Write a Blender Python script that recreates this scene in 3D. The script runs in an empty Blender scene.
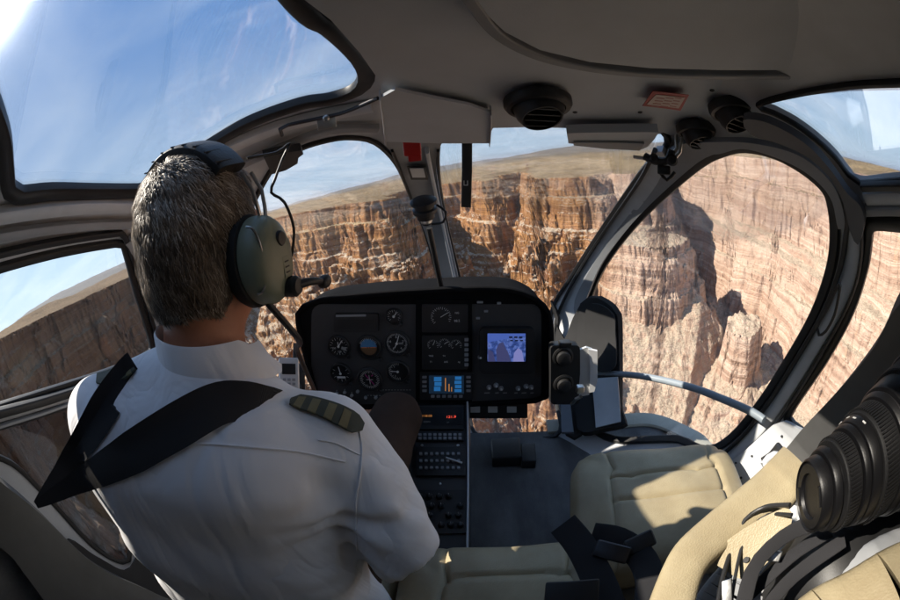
import bpy, bmesh, math, random, time
import numpy as np
from mathutils import Vector, Matrix
from mathutils.geometry import delaunay_2d_cdt
S = bpy.context.scene
COL = S.collection
rng = np.random.default_rng(7); random.seed(7)

# ------------------------------------------------------------------ frames
# cabin frame: x right, y forward, z up, origin on the cabin floor; the helicopter banks a few degrees to the right
FL = 375.0
UPN = np.array([-.198, 1, -.374]); UPN /= np.linalg.norm(UPN)
_fy = np.array([0, 0, 1.]) - UPN*UPN[2]; _fy /= np.linalg.norm(_fy)
_fx = np.cross(_fy, UPN); _fx = _fx if _fx[0] > 0 else -_fx
WCAM = np.array([_fx, _fy, UPN])            # lens axes -> level world
def rot(yaw, pitch, roll):
    y, p, r = map(math.radians, (yaw, pitch, roll))
    f = np.array([math.sin(y)*math.cos(p), math.cos(y)*math.cos(p), math.sin(p)])
    r0 = np.array([math.cos(y), -math.sin(y), 0]); u0 = np.cross(r0, f)
    return np.array([r0*math.cos(r)-u0*math.sin(r), r0*math.sin(r)+u0*math.cos(r), f]).T
MCAB = rot(-4, -21, 4)                      # lens axes -> cabin
CP = np.array([.08, 0, 1.1])                # lens position in the cabin
RW = WCAM @ MCAB.T                          # cabin -> world rotation
ALT = 0.0
def to_world(p): return RW @ (np.asarray(p, float)-CP)
MW = Matrix([[*RW[i], 0] for i in range(3)]+[[0, 0, 0, 1]])
MW.translation = Vector(-(RW @ CP))

# ------------------------------------------------------------------ camera
cd = bpy.data.cameras.new('camera'); cam = bpy.data.objects.new('camera', cd); COL.objects.link(cam)
cd.type = 'PANO'; cd.sensor_width = 36; cd.sensor_height = 24; cd.clip_start = .01; cd.clip_end = 400000
try:
    cd.cycles.panorama_type = 'FISHEYE_EQUISOLID'; cd.cycles.fisheye_lens = 15.0; cd.cycles.fisheye_fov = math.radians(200)
except Exception:
    cd.panorama_type = 'FISHEYE_EQUISOLID'; cd.fisheye_lens = 15.0; cd.fisheye_fov = math.radians(200)
cam.matrix_world = Matrix([[WCAM[i][0], WCAM[i][1], -WCAM[i][2], 0] for i in range(3)]+[[0, 0, 0, 1]])
S.camera = cam

# ------------------------------------------------------------------ sun, sky, exposure
SUN_AZ, SUN_EL = math.radians(-76), math.radians(42)
sv = Vector((math.sin(SUN_AZ)*math.cos(SUN_EL), math.cos(SUN_AZ)*math.cos(SUN_EL), math.sin(SUN_EL)))
sl = bpy.data.lights.new('sun', 'SUN'); sl.energy = 3.95; sl.angle = math.radians(.5); sl.color = (1, .91, .78)
so = bpy.data.objects.new('sun', sl); COL.objects.link(so); so.rotation_euler = sv.to_track_quat('Z', 'Y').to_euler()
W = bpy.data.worlds.new('World'); S.world = W; W.use_nodes = True
nt = W.node_tree; nt.nodes.clear()
sky = nt.nodes.new('ShaderNodeTexSky'); sky.sky_type = 'NISHITA'; sky.sun_disc = False
sky.sun_elevation = SUN_EL; sky.sun_rotation = SUN_AZ; sky.altitude = 1500; sky.air_density = 1.0; sky.dust_density = .1; sky.ozone_density = 1.0
# thin cirrus: laid out by direction, so it stays in the sky
tc = nt.nodes.new('ShaderNodeTexCoord')
sep = nt.nodes.new('ShaderNodeSeparateXYZ'); nt.links.new(tc.outputs['Generated'], sep.inputs[0])
def wm(op, a, b=None, c=None):
    n = nt.nodes.new('ShaderNodeMath'); n.operation = op
    for i, v in enumerate((a, b, c)):
        if v is None: continue
        if isinstance(v, (int, float)): n.inputs[i].default_value = v
        else: nt.links.new(v, n.inputs[i])
    return n.outputs[0]
zz = wm('ADD', wm('MAXIMUM', sep.outputs[2], 0), .12)
cmb = nt.nodes.new('ShaderNodeCombineXYZ'); nt.links.new(wm('DIVIDE', sep.outputs[0], zz), cmb.inputs[0]); nt.links.new(wm('DIVIDE', sep.outputs[1], zz), cmb.inputs[1])
mp = nt.nodes.new('ShaderNodeMapping'); mp.inputs['Rotation'].default_value = (0, 0, .35); mp.inputs['Scale'].default_value = (.55, 1.35, 1); nt.links.new(cmb.outputs[0], mp.inputs[0])
nz = nt.nodes.new('ShaderNodeTexNoise'); nz.inputs['Scale'].default_value = 1.1; nz.inputs['Detail'].default_value = 7; nz.inputs['Roughness'].default_value = .52; nz.inputs['Distortion'].default_value = .9
nt.links.new(mp.outputs[0], nz.inputs[0])
cr = nt.nodes.new('ShaderNodeValToRGB'); cr.color_ramp.elements[0].position = .42; cr.color_ramp.elements[1].position = .80
cr.color_ramp.elements[1].color = (.55, .55, .55, 1); cr.color_ramp.elements[0].color = (.03, .03, .03, 1)
nt.links.new(nz.outputs[0], cr.inputs[0])
cap_ = nt.nodes.new('ShaderNodeMix'); cap_.data_type = 'RGBA'; cap_.blend_type = 'DARKEN'; cap_.inputs[0].default_value = .95; nt.links.new(sky.outputs[0], cap_.inputs[6]); 
gz = nt.nodes.new('ShaderNodeValToRGB'); gz.color_ramp.interpolation = 'EASE'; gz.color_ramp.elements[0].position = .0; gz.color_ramp.elements[0].color = (2.1/5, 2.8/5, 3.5/5, 1); gz.color_ramp.elements[1].position = .62; gz.color_ramp.elements[1].color = (.62/5, 1.42/5, 3.0/5, 1)
nt.links.new(sep.outputs[2], gz.inputs[0])
sc5 = nt.nodes.new('ShaderNodeVectorMath'); sc5.operation = 'SCALE'; sc5.inputs['Scale'].default_value = 5; nt.links.new(gz.outputs[0], sc5.inputs[0]); nt.links.new(sc5.outputs[0], cap_.inputs[7])
mx = nt.nodes.new('ShaderNodeMix'); mx.data_type = 'RGBA'; nt.links.new(cr.outputs[0], mx.inputs[0]); nt.links.new(cap_.outputs[2], mx.inputs[6])
mx.inputs[7].default_value = (3.6, 4.1, 4.6, 1)
# the thin cloud glows round the sun
dt = nt.nodes.new('ShaderNodeVectorMath'); dt.operation = 'DOT_PRODUCT'; nt.links.new(tc.outputs['Generated'], dt.inputs[0]); dt.inputs[1].default_value = sv
au = wm('ADD', wm('MULTIPLY', wm('POWER', wm('MAXIMUM', dt.outputs['Value'], 0), 260), 22), wm('MULTIPLY', wm('POWER', wm('MAXIMUM', dt.outputs['Value'], 0), 45), 1.1))
mx2 = nt.nodes.new('ShaderNodeMix'); mx2.data_type = 'RGBA'; mx2.blend_type = 'ADD'; mx2.inputs[0].default_value = 1; nt.links.new(mx.outputs[2], mx2.inputs[6]); nt.links.new(au, mx2.inputs[7]); mx = mx2
bg = nt.nodes.new('ShaderNodeBackground'); bg.inputs[1].default_value = .118; nt.links.new(mx.outputs[2], bg.inputs[0])
wo = nt.nodes.new('ShaderNodeOutputWorld'); nt.links.new(bg.outputs[0], wo.inputs[0])
S.view_settings.view_transform = 'Standard'; S.view_settings.look = 'None'; S.view_settings.gamma = 1; S.view_settings.exposure = 1.32
S.render.engine = 'CYCLES'
S.cycles.max_bounces = 7; S.cycles.volume_bounces = 0; S.cycles.transparent_max_bounces = 16; S.cycles.diffuse_bounces = 4; S.cycles.glossy_bounces = 3
S.cycles.sample_clamp_indirect = 4; S.cycles.use_denoising = True; S.cycles.caustics_reflective = False; S.cycles.caustics_refractive = False

# ------------------------------------------------------------------ node helpers
class NT:
    """small material builder"""
    def __init__(s, name):
        s.m = bpy.data.materials.new(name); s.m.use_nodes = True; s.t = s.m.node_tree; s.b = s.t.nodes['Principled BSDF']
        s.out = s.t.nodes['Material Output']; s.tc = None
    def n(s, kind, **kw):
        x = s.t.nodes.new(kind)
        for k, v in kw.items(): setattr(x, k, v)
        return x
    def put(s, sock, v):
        if hasattr(v, 'is_output') or isinstance(v, bpy.types.NodeSocket): s.t.links.new(v, sock)
        elif isinstance(v, (tuple, list)) and len(v) == 3 and sock.type == 'RGBA': sock.default_value = (*v, 1)
        else: sock.default_value = v
    def math(s, op, a, b=0, c=0, clamp=False):
        x = s.n('ShaderNodeMath', operation=op, use_clamp=clamp)
        s.put(x.inputs[0], a); s.put(x.inputs[1], b); s.put(x.inputs[2], c); return x.outputs[0]
    def pos(s):
        if not s.tc: s.tc = s.n('ShaderNodeTexCoord')
        return s.tc.outputs['Object']
    def map(s, v, scale=(1, 1, 1), rot=(0, 0, 0), loc=(0, 0, 0)):
        x = s.n('ShaderNodeMapping'); s.put(x.inputs[0], v); x.inputs['Scale'].default_value = scale; x.inputs['Rotation'].default_value = rot; x.inputs['Location'].default_value = loc; return x.outputs[0]
    def noise(s, v, scale, detail=5, rough=.55, dist=0):
        x = s.n('ShaderNodeTexNoise'); s.put(x.inputs['Vector'], v); x.inputs['Scale'].default_value = scale; x.inputs['Detail'].default_value = detail
        x.inputs['Roughness'].default_value = rough; x.inputs['Distortion'].default_value = dist; return x.outputs[0]
    def voro(s, v, scale, feature='F1', rnd=1):
        x = s.n('ShaderNodeTexVoronoi', feature=feature); s.put(x.inputs['Vector'], v); x.inputs['Scale'].default_value = scale; x.inputs['Randomness'].default_value = rnd; return x.outputs[0]
    def ramp(s, f, stops):
        x = s.n('ShaderNodeValToRGB'); s.put(x.inputs[0], f); e = x.color_ramp.elements
        while len(e) < len(stops): e.new(.5)
        for q, (p, c) in zip(e, stops):
            q.position = p; q.color = (c, c, c, 1) if isinstance(c, (int, float)) else (*c, 1)
        return x.outputs[0]
    def mix(s, f, a, b, mode='MIX'):
        x = s.n('ShaderNodeMix', data_type='RGBA', blend_type=mode); s.put(x.inputs[0], f); s.put(x.inputs[6], a); s.put(x.inputs[7], b); return x.outputs[2]
    def bump(s, h, strength, dist=1, nrm=None):
        x = s.n('ShaderNodeBump'); s.put(x.inputs['Height'], h); x.inputs['Strength'].default_value = strength; x.inputs['Distance'].default_value = dist
        if nrm: s.put(x.inputs['Normal'], nrm)
        return x.outputs[0]
    def fin(s, col=None, rough=None, nrm=None, metal=None, spec=None):
        if col is not None: s.put(s.b.inputs['Base Color'], col)
        if rough is not None: s.put(s.b.inputs['Roughness'], rough)
        if nrm is not None: s.put(s.b.inputs['Normal'], nrm)
        if metal is not None: s.put(s.b.inputs['Metallic'], metal)
        if spec is not None: s.put(s.b.inputs['Specular IOR Level'], spec)
        return s.m

# ------------------------------------------------------------------ canyon
def _hash(ix, iy, seed):
    h = (ix.astype(np.uint32)*np.uint32(374761393) + iy.astype(np.uint32)*np.uint32(668265263) + np.uint32(seed*2246822519 & 0xffffffff))
    h = (h ^ (h >> np.uint32(13)))*np.uint32(1274126177); h ^= h >> np.uint32(16)
    return h.astype(np.float32)*np.float32(1/4294967296.)
def vnoise(x, y, seed=0):
    x0 = np.floor(x); y0 = np.floor(y); fx = (x-x0).astype(np.float32); fy = (y-y0).astype(np.float32)
    ix = x0.astype(np.int64); iy = y0.astype(np.int64)
    ux = fx*fx*fx*(fx*(fx*6-15)+10); uy = fy*fy*fy*(fy*(fy*6-15)+10)
    a = _hash(ix, iy, seed); b = _hash(ix+1, iy, seed); c = _hash(ix, iy+1, seed); d = _hash(ix+1, iy+1, seed)
    return (a+(b-a)*ux+(c-a)*uy+(a-b-c+d)*ux*uy)*2-1
def fbm(x, y, wl, octv, gain=.5, seed=0):
    r = 0; a = 1
    for k in range(octv):
        r = r+a*vnoise(x/wl+k*17.3, y/wl-k*9.1, seed+k); wl /= 2.03; a *= gain
    return r
def pol(az, d): a = math.radians(az); return (math.sin(a)*d, math.cos(a)*d)
def sdf(x, y, P):
    """signed distance to polygon, positive inside"""
    P = np.array(P); n = len(P); best = np.full(x.shape, 1e18, np.float32); ins = np.zeros(x.shape, bool)
    for i in range(n):
        ax, ay = P[i]; bx, by = P[(i+1) % n]; ex, ey = bx-ax, by-ay
        t = np.clip(((x-ax)*ex+(y-ay)*ey)/(ex*ex+ey*ey), 0, 1)
        best = np.minimum(best, (x-ax-t*ex)**2+(y-ay-t*ey)**2)
        c = ((ay > y) != (by > y)) & (x < (bx-ax)*(y-ay)/(by-ay+1e-9)+ax); ins ^= c
    d = np.sqrt(best); return np.where(ins, d, -d).astype(np.float32)
RIM = [(-115, 330), (-95, 330), (-82, 400), (-72, 500), (-64, 620), (-56, 640), (-49, 800), (-44, 1200), (-36, 1500), (-28, 1560), (-24, 1360), (-21, 1150), (-17, 1010), (-13, 900), (-9, 830), (-7, 820),
       (-5, 870), (-4, 1050), (-2, 1350), (1, 1480), (5, 1350), (8, 1130), (10, 1150), (12, 1400), (15, 1450), (17, 1000), (20, 860), (24, 840), (26, 900), (27, 1080), (29, 1060), (30, 900),
       (32, 870), (33.5, 980), (34, 1300), (36, 1500), (38, 1450), (41, 1120), (47, 1010), (54, 880), (63, 760), (74, 640), (88, 560), (105, 480), (125, 450), (150, 520), (180, 700), (-155, 650), (-135, 430)]
RIMP = [pol(*q) for q in RIM]
BUTT = [pol(*q) for q in [(25, 730), (27, 680), (30, 650), (33, 636), (37, 638), (39.3, 665), (40, 715), (37.5, 750), (33, 765), (29, 760)]]
BLOCK = [pol(*q) for q in [(47.2, 560), (49, 538), (52, 540), (53.3, 570), (52.5, 610), (49, 625), (47, 600)]]
MOUND = [[pol(*q) for q in P] for P in (
    [(13, 690), (15, 640), (17.5, 625), (19.5, 650), (19, 760), (15, 860)], [(21, 740), (22.5, 700), (25, 720), (25, 850), (21, 850)],
    [(-24, 720), (-20, 640), (-14, 600), (-8, 620), (-4, 700), (-6, 860), (-20, 870)], [(-2, 760), (2, 740), (5, 800), (3, 950), (-2, 950)])]
def prof(u, pts):
    xs, zs = zip(*pts); return np.interp(u, xs, zs).astype(np.float32)
def terr(z, s, k, off):
    q = (z+off)/s; f = np.floor(q); r = q-f
    return z*(1-k)+k*((f+np.clip((r-.33)/.34, 0, 1))*s-off)
def height(x, y):
    r = np.hypot(x, y); az = np.degrees(np.arctan2(x, y))
    w = np.clip((r-120)/300, 0, 1)
    big = fbm(x, y, 260, 3, .5, 3)
    col = fbm(x, y, 110, 2, .5, 11)
    fine = fbm(x, y, 34, 4, .55, 21)
    # ragged fluted edges: ridged noise bites into the cliffs
    rid = 1-np.abs(fbm(x, y, 60, 3, .5, 31))*1.6
    dm = -sdf(x, y, RIMP)
    crk = np.clip(.13-np.abs(vnoise(x/21, y/21, 111)+.25*vnoise(x/7, y/7, 112)), 0, .13)/.13*4.5+np.clip(.16-np.abs(vnoise(x/8.5, y/8.5, 113)), 0, .16)/.16*1.0
    warp = big*28+col*22+fine*7-crk-np.clip(rid-.55, 0, 1)*22
    rt = np.clip((az-34)/8, 0, 1)*(az < 150)
    d = dm+warp*(1-.45*rt)
    ztop = np.interp(az, [-180, -120, -75, -50, -40, -20, -8, 3, 30, 36, 45, 60, 80, 120, 180], [-40, -5, 4, -20, -28, -30, -40, -62, -62, -58, -26, -22, -16, -20, -40])
    far = np.clip((r-1500)/9000, 0, 1)
    up = np.maximum(d, 0)
    plate = ztop+fbm(x, y, 420, 5, .52, 41)*np.clip(up/200, 0, 1)*16+far*(20+fbm(x, y, 6500, 5, .5, 51)*150)*np.clip(r/15000, .15, 1)*1.5+np.minimum(up, 120)*.05*(az > -44)-np.clip(-ztop-40, 0, 30)*0
    plate = plate*(1-far)+far*(plate+ -ztop*.3-40)
    u = np.maximum(-d, 0)
    right = np.clip((az-36)/6, 0, 1)*(az < 150); left = np.clip((-az-44)/8, 0, 1)
    pA = prof(u, [(0, 0), (14, 42), (34, 52), (48, 105), (70, 122), (92, 190), (120, 215), (150, 250), (235, 318), (232, 336), (420, 395), (700, 420), (2000, 440)])
    pR = prof(u, [(0, 0), (7, 50), (16, 54), (30, 150), (48, 160), (85, 178), (92, 215), (103, 222), (122, 318), (150, 335), (270, 405), (280, 425), (500, 440), (2000, 455)])
    pL = prof(u, [(0, 0), (10, 35), (28, 52), (50, 130), (80, 155), (115, 250), (200, 320), (420, 400), (700, 430), (2000, 450)])
    drop = pA*(1-right)*(1-left)+pR*right+pL*left
    z = np.where(d > 0, plate, ztop-drop)
    def butte(P, top, pts, wk, rough=1):
        e = sdf(x, y, P)-crk*.8+(col*14+fine*7-np.clip(rid-.6, 0, 1)*16)*wk
        uu = np.maximum(-e, 0)
        return np.where(e > 0, top+fine*2.5*rough+np.minimum(e, 40)*.08, top-prof(uu, pts))
    b = butte(BUTT, -172, [(0, 0), (3, 22), (12, 26), (18, 75), (30, 84), (38, 150), (52, 140), (150, 300), (600, 420)], .7)
    k = butte(BLOCK, -268, [(0, 0), (10, 85), (20, 92), (120, 150), (500, 260)], .45)
    z = np.maximum(np.maximum(z, b), k)
    for i, P in enumerate(MOUND):
        z = np.maximum(z, butte(P, (-212, -232, -205, -262)[i]+col*22+fine*20, [(0, 0), (14, 26), (30, 38), (52, 80), (130, 140), (400, 330)], 1.0, 3))
    base = -470+fbm(x, y, 300, 4, .5, 61)*22
    # long debris fan under the buttress
    tal = -300-.64*(600-r)-np.clip(az-42, 0, 60)*15-np.clip(27-az, 0, 60)*9+big*6+fine*3+fbm(x, y, 22, 4, .6, 65)*2.2
    tal = np.where(r < 660, tal, -900)
    z = np.maximum(np.maximum(z, base), tal)
    # gullies, ledges, boulders
    inn = z < plate-6
    gul = np.abs(fbm(x, y, 70, 4, .55, 71))
    fan = (tal >= z-1) & (r > 300)
    z = z-np.where(inn, np.clip(.30-gul, 0, .30)*22*np.clip((-z-230)/120, 0, 1)*np.where(fan, .35, 1), 0)
    zt = terr(z, 17, .75, fbm(x, y, 500, 2, .5, 81)*9)
    zt = terr(zt, 5.2, .5, fbm(x, y, 200, 2, .5, 82)*4)
    steep = np.clip((-z-270)/90, 0, 1)
    z = np.where(inn & ~fan, zt*(1-steep*.75)+z*steep*.75, z)
    z = z+fbm(x, y, 9, 3, .6, 91)*np.where(inn, 1.5, .3)
    return z.astype(np.float32)
def build_canyon(nA=1300, nR=900, nS=1700):
    # ring grid about the middle of the canyon; rows are packed where the ground is steep
    az = np.radians(np.concatenate([np.linspace(-128, -100, 40, endpoint=False), np.linspace(-100, 100, nA), np.linspace(100.3, 128, 40)[0:]])).astype(np.float32)
    # radial samples: dense 250..1700
    rs = np.concatenate([np.geomspace(60, 300, 120, endpoint=False), np.geomspace(300, 1600, nS-300, endpoint=False), np.geomspace(1600, 90000, 180)]).astype(np.float32)
    A, Rr = np.meshgrid(az, rs, indexing='ij')
    X = np.sin(A)*Rr; Y = np.cos(A)*Rr
    Z = height(X, Y)
    # importance along each ray: elevation change + log radius
    el = np.arctan2(Z, Rr); dl = np.abs(np.diff(el, axis=1)); lr = np.diff(np.log(rs))[None, :]
    wgt = np.sqrt((dl*1.0)**2+(lr*.10)**2)+lr*.02
    # smooth over neighbours so that columns line up
    k = 5; ww = np.copy(wgt)
    for s in range(1, k): ww[s:] += wgt[:-s]; ww[:-s] += wgt[s:]
    cum = np.concatenate([np.zeros((len(az), 1), np.float32), np.cumsum(ww, 1)], 1); cum /= cum[:, -1:]
    tgt = np.linspace(0, 1, nR)
    R2 = np.empty((len(az), nR), np.float32)
    for i in range(len(az)): R2[i] = np.interp(tgt, cum[i], rs)
    A2 = np.repeat(az[:, None], nR, 1); X = np.sin(A2)*R2; Y = np.cos(A2)*R2; Z = height(X, Y)
    Z = Z - (R2**2)/(2*6.37e6)*.85
    # rock ledges stand out of the faces: push sideways by bed
    gx = (height(X+2, Y)-height(X-2, Y))/4; gy = (height(X, Y+2)-height(X, Y-2))/4
    g = np.hypot(gx, gy); st = np.clip((g-.7)/1.5, 0, 1)*(R2 < 1700)
    bed = vnoise(Z/6.5+X*.002, Y*.003, 101)*1.5+vnoise(Z/2.6, X*.01+Y*.01, 102)*.9+vnoise(X/5+Z/40, Y/5, 103)*1.4
    X = X-gx/(g+1e-3)*bed*st; Y = Y-gy/(g+1e-3)*bed*st
    V = np.stack([X, Y, Z], -1).reshape(-1, 3)
    na, nr = X.shape
    idx = np.arange(na*nr).reshape(na, nr)
    q = np.stack([idx[:-1, :-1], idx[:-1, 1:], idx[1:, 1:], idx[1:, :-1]], -1).reshape(-1, 4)[:, ::-1]
    me = bpy.data.meshes.new('canyon_ground'); me.vertices.add(len(V)); me.vertices.foreach_set('co', V.ravel().astype(np.float32))
    me.loops.add(q.size); me.loops.foreach_set('vertex_index', q.ravel().astype(np.int32))
    me.polygons.add(len(q)); me.polygons.foreach_set('loop_start', np.arange(0, q.size, 4, dtype=np.int32))
    me.update(); me.validate()
    o = bpy.data.objects.new('canyon_ground', me); COL.objects.link(o); o['kind'] = 'structure'
    return o
def rock_material():
    t = NT('canyon_rock'); p = t.pos()
    sepn = t.n('ShaderNodeSeparateXYZ'); t.put(sepn.inputs[0], p); X, Y, Z = sepn.outputs
    geo = t.n('ShaderNodeNewGeometry'); sg = t.n('ShaderNodeSeparateXYZ'); t.put(sg.inputs[0], geo.outputs['True Normal']); nzv = t.math('ABSOLUTE', sg.outputs[2])
    # beds: colour follows height, bent slightly
    warp = t.noise(p, .004, 4, .5)
    zz = t.math('ADD', Z, t.math('MULTIPLY', warp, 60))
    cb = t.n('ShaderNodeCombineXYZ'); t.put(cb.inputs[2], zz); t.put(cb.inputs[0], t.math('MULTIPLY', X, .02)); t.put(cb.inputs[1], t.math('MULTIPLY', Y, .02))
    bands = t.noise(cb.outputs[0], .045, 8, .66)
    thin = t.noise(cb.outputs[0], .35, 5, .7)
    streak = t.noise(t.map(p, (1, 1, .10)), .06, 7, .62)
    blot = t.noise(p, .012, 6, .6)
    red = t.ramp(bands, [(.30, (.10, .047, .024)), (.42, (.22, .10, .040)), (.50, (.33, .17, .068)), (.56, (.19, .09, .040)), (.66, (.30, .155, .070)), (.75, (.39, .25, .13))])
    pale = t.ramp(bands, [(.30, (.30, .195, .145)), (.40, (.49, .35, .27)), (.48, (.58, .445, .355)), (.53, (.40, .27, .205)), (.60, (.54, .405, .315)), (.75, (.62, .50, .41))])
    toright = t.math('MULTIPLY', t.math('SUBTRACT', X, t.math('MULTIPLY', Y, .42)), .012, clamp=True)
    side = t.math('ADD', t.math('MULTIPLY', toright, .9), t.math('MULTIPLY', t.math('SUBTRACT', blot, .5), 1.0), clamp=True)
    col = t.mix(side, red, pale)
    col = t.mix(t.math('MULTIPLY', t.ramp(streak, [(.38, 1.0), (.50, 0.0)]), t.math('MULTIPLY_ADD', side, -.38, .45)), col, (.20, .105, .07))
    col = t.mix(t.math('MULTIPLY', t.ramp(streak, [(.60, 0.0), (.72, 1.0)]), .45), col, (.62, .36, .19))
    col = t.mix(t.math('MULTIPLY', t.ramp(thin, [(.35, 1.0), (.5, 0.0)]), .24), col, (.17, .10, .07))
    # debris on gentler ground
    deb = t.mix(t.noise(p, .05, 8, .7), (.33, .26, .19), (.50, .41, .31))
    deb = t.mix(t.ramp(t.noise(p, .35, 5, .7), [(.42, .55), (.52, 0.0)]), deb, (.15, .11, .075))
    slope = t.ramp(t.math('ADD', nzv, t.math('MULTIPLY', t.math('SUBTRACT', blot, .5), .25)), [(.52, 0.0), (.74, 1.0)])
    col = t.mix(slope, col, deb)
    # plateau: dry grass with scrub
    gr = t.mix(t.noise(p, .006, 6, .6), (.27, .19, .108), (.40, .30, .175))
    gr = t.mix(t.ramp(t.noise(p, .022, 8, .75), [(.46, 0.0), (.64, .8)]), gr, (.165, .118, .066))
    gr = t.mix(t.ramp(t.noise(p, .0035, 5, .7), [(.48, 0.0), (.60, .65)]), gr, (.18, .13, .08))
    gr = t.mix(t.ramp(t.voro(p, .045), [(.16, .7), (.34, 0.0)]), gr, (.10, .085, .05))
    gr = t.mix(t.ramp(t.voro(p, .16), [(.25, .85), (.42, 0.0)]), gr, (.075, .068, .038))
    top = t.math('MULTIPLY', t.math('MULTIPLY', t.math('ADD', Z, 120), .03, clamp=True), t.ramp(nzv, [(.70, 0.0), (.86, 1.0)]))
    col = t.mix(top, col, gr)
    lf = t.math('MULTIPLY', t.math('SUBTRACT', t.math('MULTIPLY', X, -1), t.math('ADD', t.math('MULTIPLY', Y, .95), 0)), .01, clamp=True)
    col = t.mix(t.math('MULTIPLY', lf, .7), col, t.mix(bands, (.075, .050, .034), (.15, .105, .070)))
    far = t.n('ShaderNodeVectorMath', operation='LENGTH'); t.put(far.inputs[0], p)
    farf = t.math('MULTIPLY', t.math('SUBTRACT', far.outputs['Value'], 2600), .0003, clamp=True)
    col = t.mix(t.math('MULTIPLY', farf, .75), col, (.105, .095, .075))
    h = t.math('ADD', t.math('MULTIPLY', t.noise(p, .11, 9, .72), 2.2), t.math('MULTIPLY', thin, 1.2))
    h = t.math('ADD', h, t.math('MULTIPLY', streak, 1.5))
    return t.fin(col, .95, t.bump(h, .75, 2.6), spec=.05)
ground = build_canyon()
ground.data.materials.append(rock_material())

# ------------------------------------------------------------------ cabin geometry helpers
def raydir(px, py):
    px = np.asarray(px, float); py = np.asarray(py, float)
    dx = px-450; dy = 300-py; r = np.hypot(dx, dy); th = 2*np.arcsin(np.clip(r/(2*FL), 0, .9999)); s = np.sin(th)/np.maximum(r, 1e-6)
    d = np.stack([dx*s, dy*s, np.cos(th)], -1); return d @ MCAB.T
SC = np.array([0, -.3, .6]); SA = (.95, 1.95, .75, .60); SE = 2.4
def shell_f(p, s=1.0):
    q = p-SC; c = np.where(q[..., 2] > 0, SA[2], SA[3])
    return (np.abs(q[..., 0])/(SA[0]*s))**SE+(np.abs(q[..., 1])/(SA[1]*s))**SE+(np.abs(q[..., 2])/(c*s))**SE-1
def liner_z(x, y):
    v = np.clip(.86-y, 0, 3)
    return 1.155+.30*v**1.25-.25*np.clip(np.abs(x)-.45, 0, 1)**2
def liner_f(p): return p[..., 2]-liner_z(p[..., 0], p[..., 1])
def hit(px, py, f, far=4.0):
    """where the line of sight meets an implicit cabin surface"""
    d = raydir(px, py); lo = np.zeros(d.shape[:-1]); hi = np.full(d.shape[:-1], far)
    for _ in range(46):
        m = (lo+hi)/2; inside = f(CP+d*m[..., None]) < 0
        lo = np.where(inside, m, lo); hi = np.where(inside, hi, m)
    return CP+d*((lo+hi)/2)[..., None]
def on_shell(s=1.0): return lambda px, py: hit(px, py, lambda p: shell_f(p, s))
def on_liner(px, py): return hit(px, py, liner_f, 2.6)
def on_plane(q, n):
    q = np.array(q, float); n = np.array(n, float)
    def f(px, py):
        d = raydir(px, py); t = ((q-CP) @ n)/(d @ n); return CP+d*t[..., None]
    return f
def on_axis(px, py, ax, v): d = raydir(px, py); return CP+d*((v-CP[ax])/d[ax])
def at(px, py, t): return CP+raydir(px, py)*t
def normals_of(fn, px, py, e=1.5):
    a = fn(px+e, py)-fn(px-e, py); b = fn(px, py+e)-fn(px, py-e); n = np.cross(a, b); n /= np.linalg.norm(n, axis=-1, keepdims=True)+1e-12
    v = CP-fn(px, py); s = np.sign((n*v).sum(-1, keepdims=True)); return n*np.where(s == 0, 1, s)
def spline(P, closed=True, step=6.0):
    """Catmull-Rom through the points; works in 2D and 3D"""
    P = np.array(P, float); n = len(P); out = []
    for i in range(n if closed else n-1):
        if closed: a, b, c, d = P[i-1], P[i], P[(i+1) % n], P[(i+2) % n]
        else: a, b, c, d = P[max(i-1, 0)], P[i], P[i+1], P[min(i+2, n-1)]
        k = max(1, int(np.linalg.norm(c-b)/step))
        for j in range(k):
            t = j/k; out.append(.5*((2*b)+(c-a)*t+(2*a-5*b+4*c-d)*t*t+(3*b-a-3*c+d)*t**3))
    if not closed: out.append(P[-1])
    return np.array(out)
def inpoly(x, y, P):
    x = np.asarray(x, float); y = np.asarray(y, float); ins = np.zeros(x.shape, bool); n = len(P)
    for i in range(n):
        ax, ay = P[i]; bx, by = P[(i+1) % n]
        if ay == by: continue
        ins ^= ((ay > y) != (by > y)) & (x < (bx-ax)*(y-ay)/(by-ay)+ax)
    return ins
def pdist(x, y, P):
    best = np.full(np.shape(x), 1e9); n = len(P)
    for i in range(n):
        ax, ay = P[i]; bx, by = P[(i+1) % n]; ex, ey = bx-ax, by-ay
        t = np.clip(((x-ax)*ex+(y-ay)*ey)/(ex*ex+ey*ey+1e-12), 0, 1); best = np.minimum(best, np.hypot(x-ax-t*ex, y-ay-t*ey))
    return best
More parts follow.
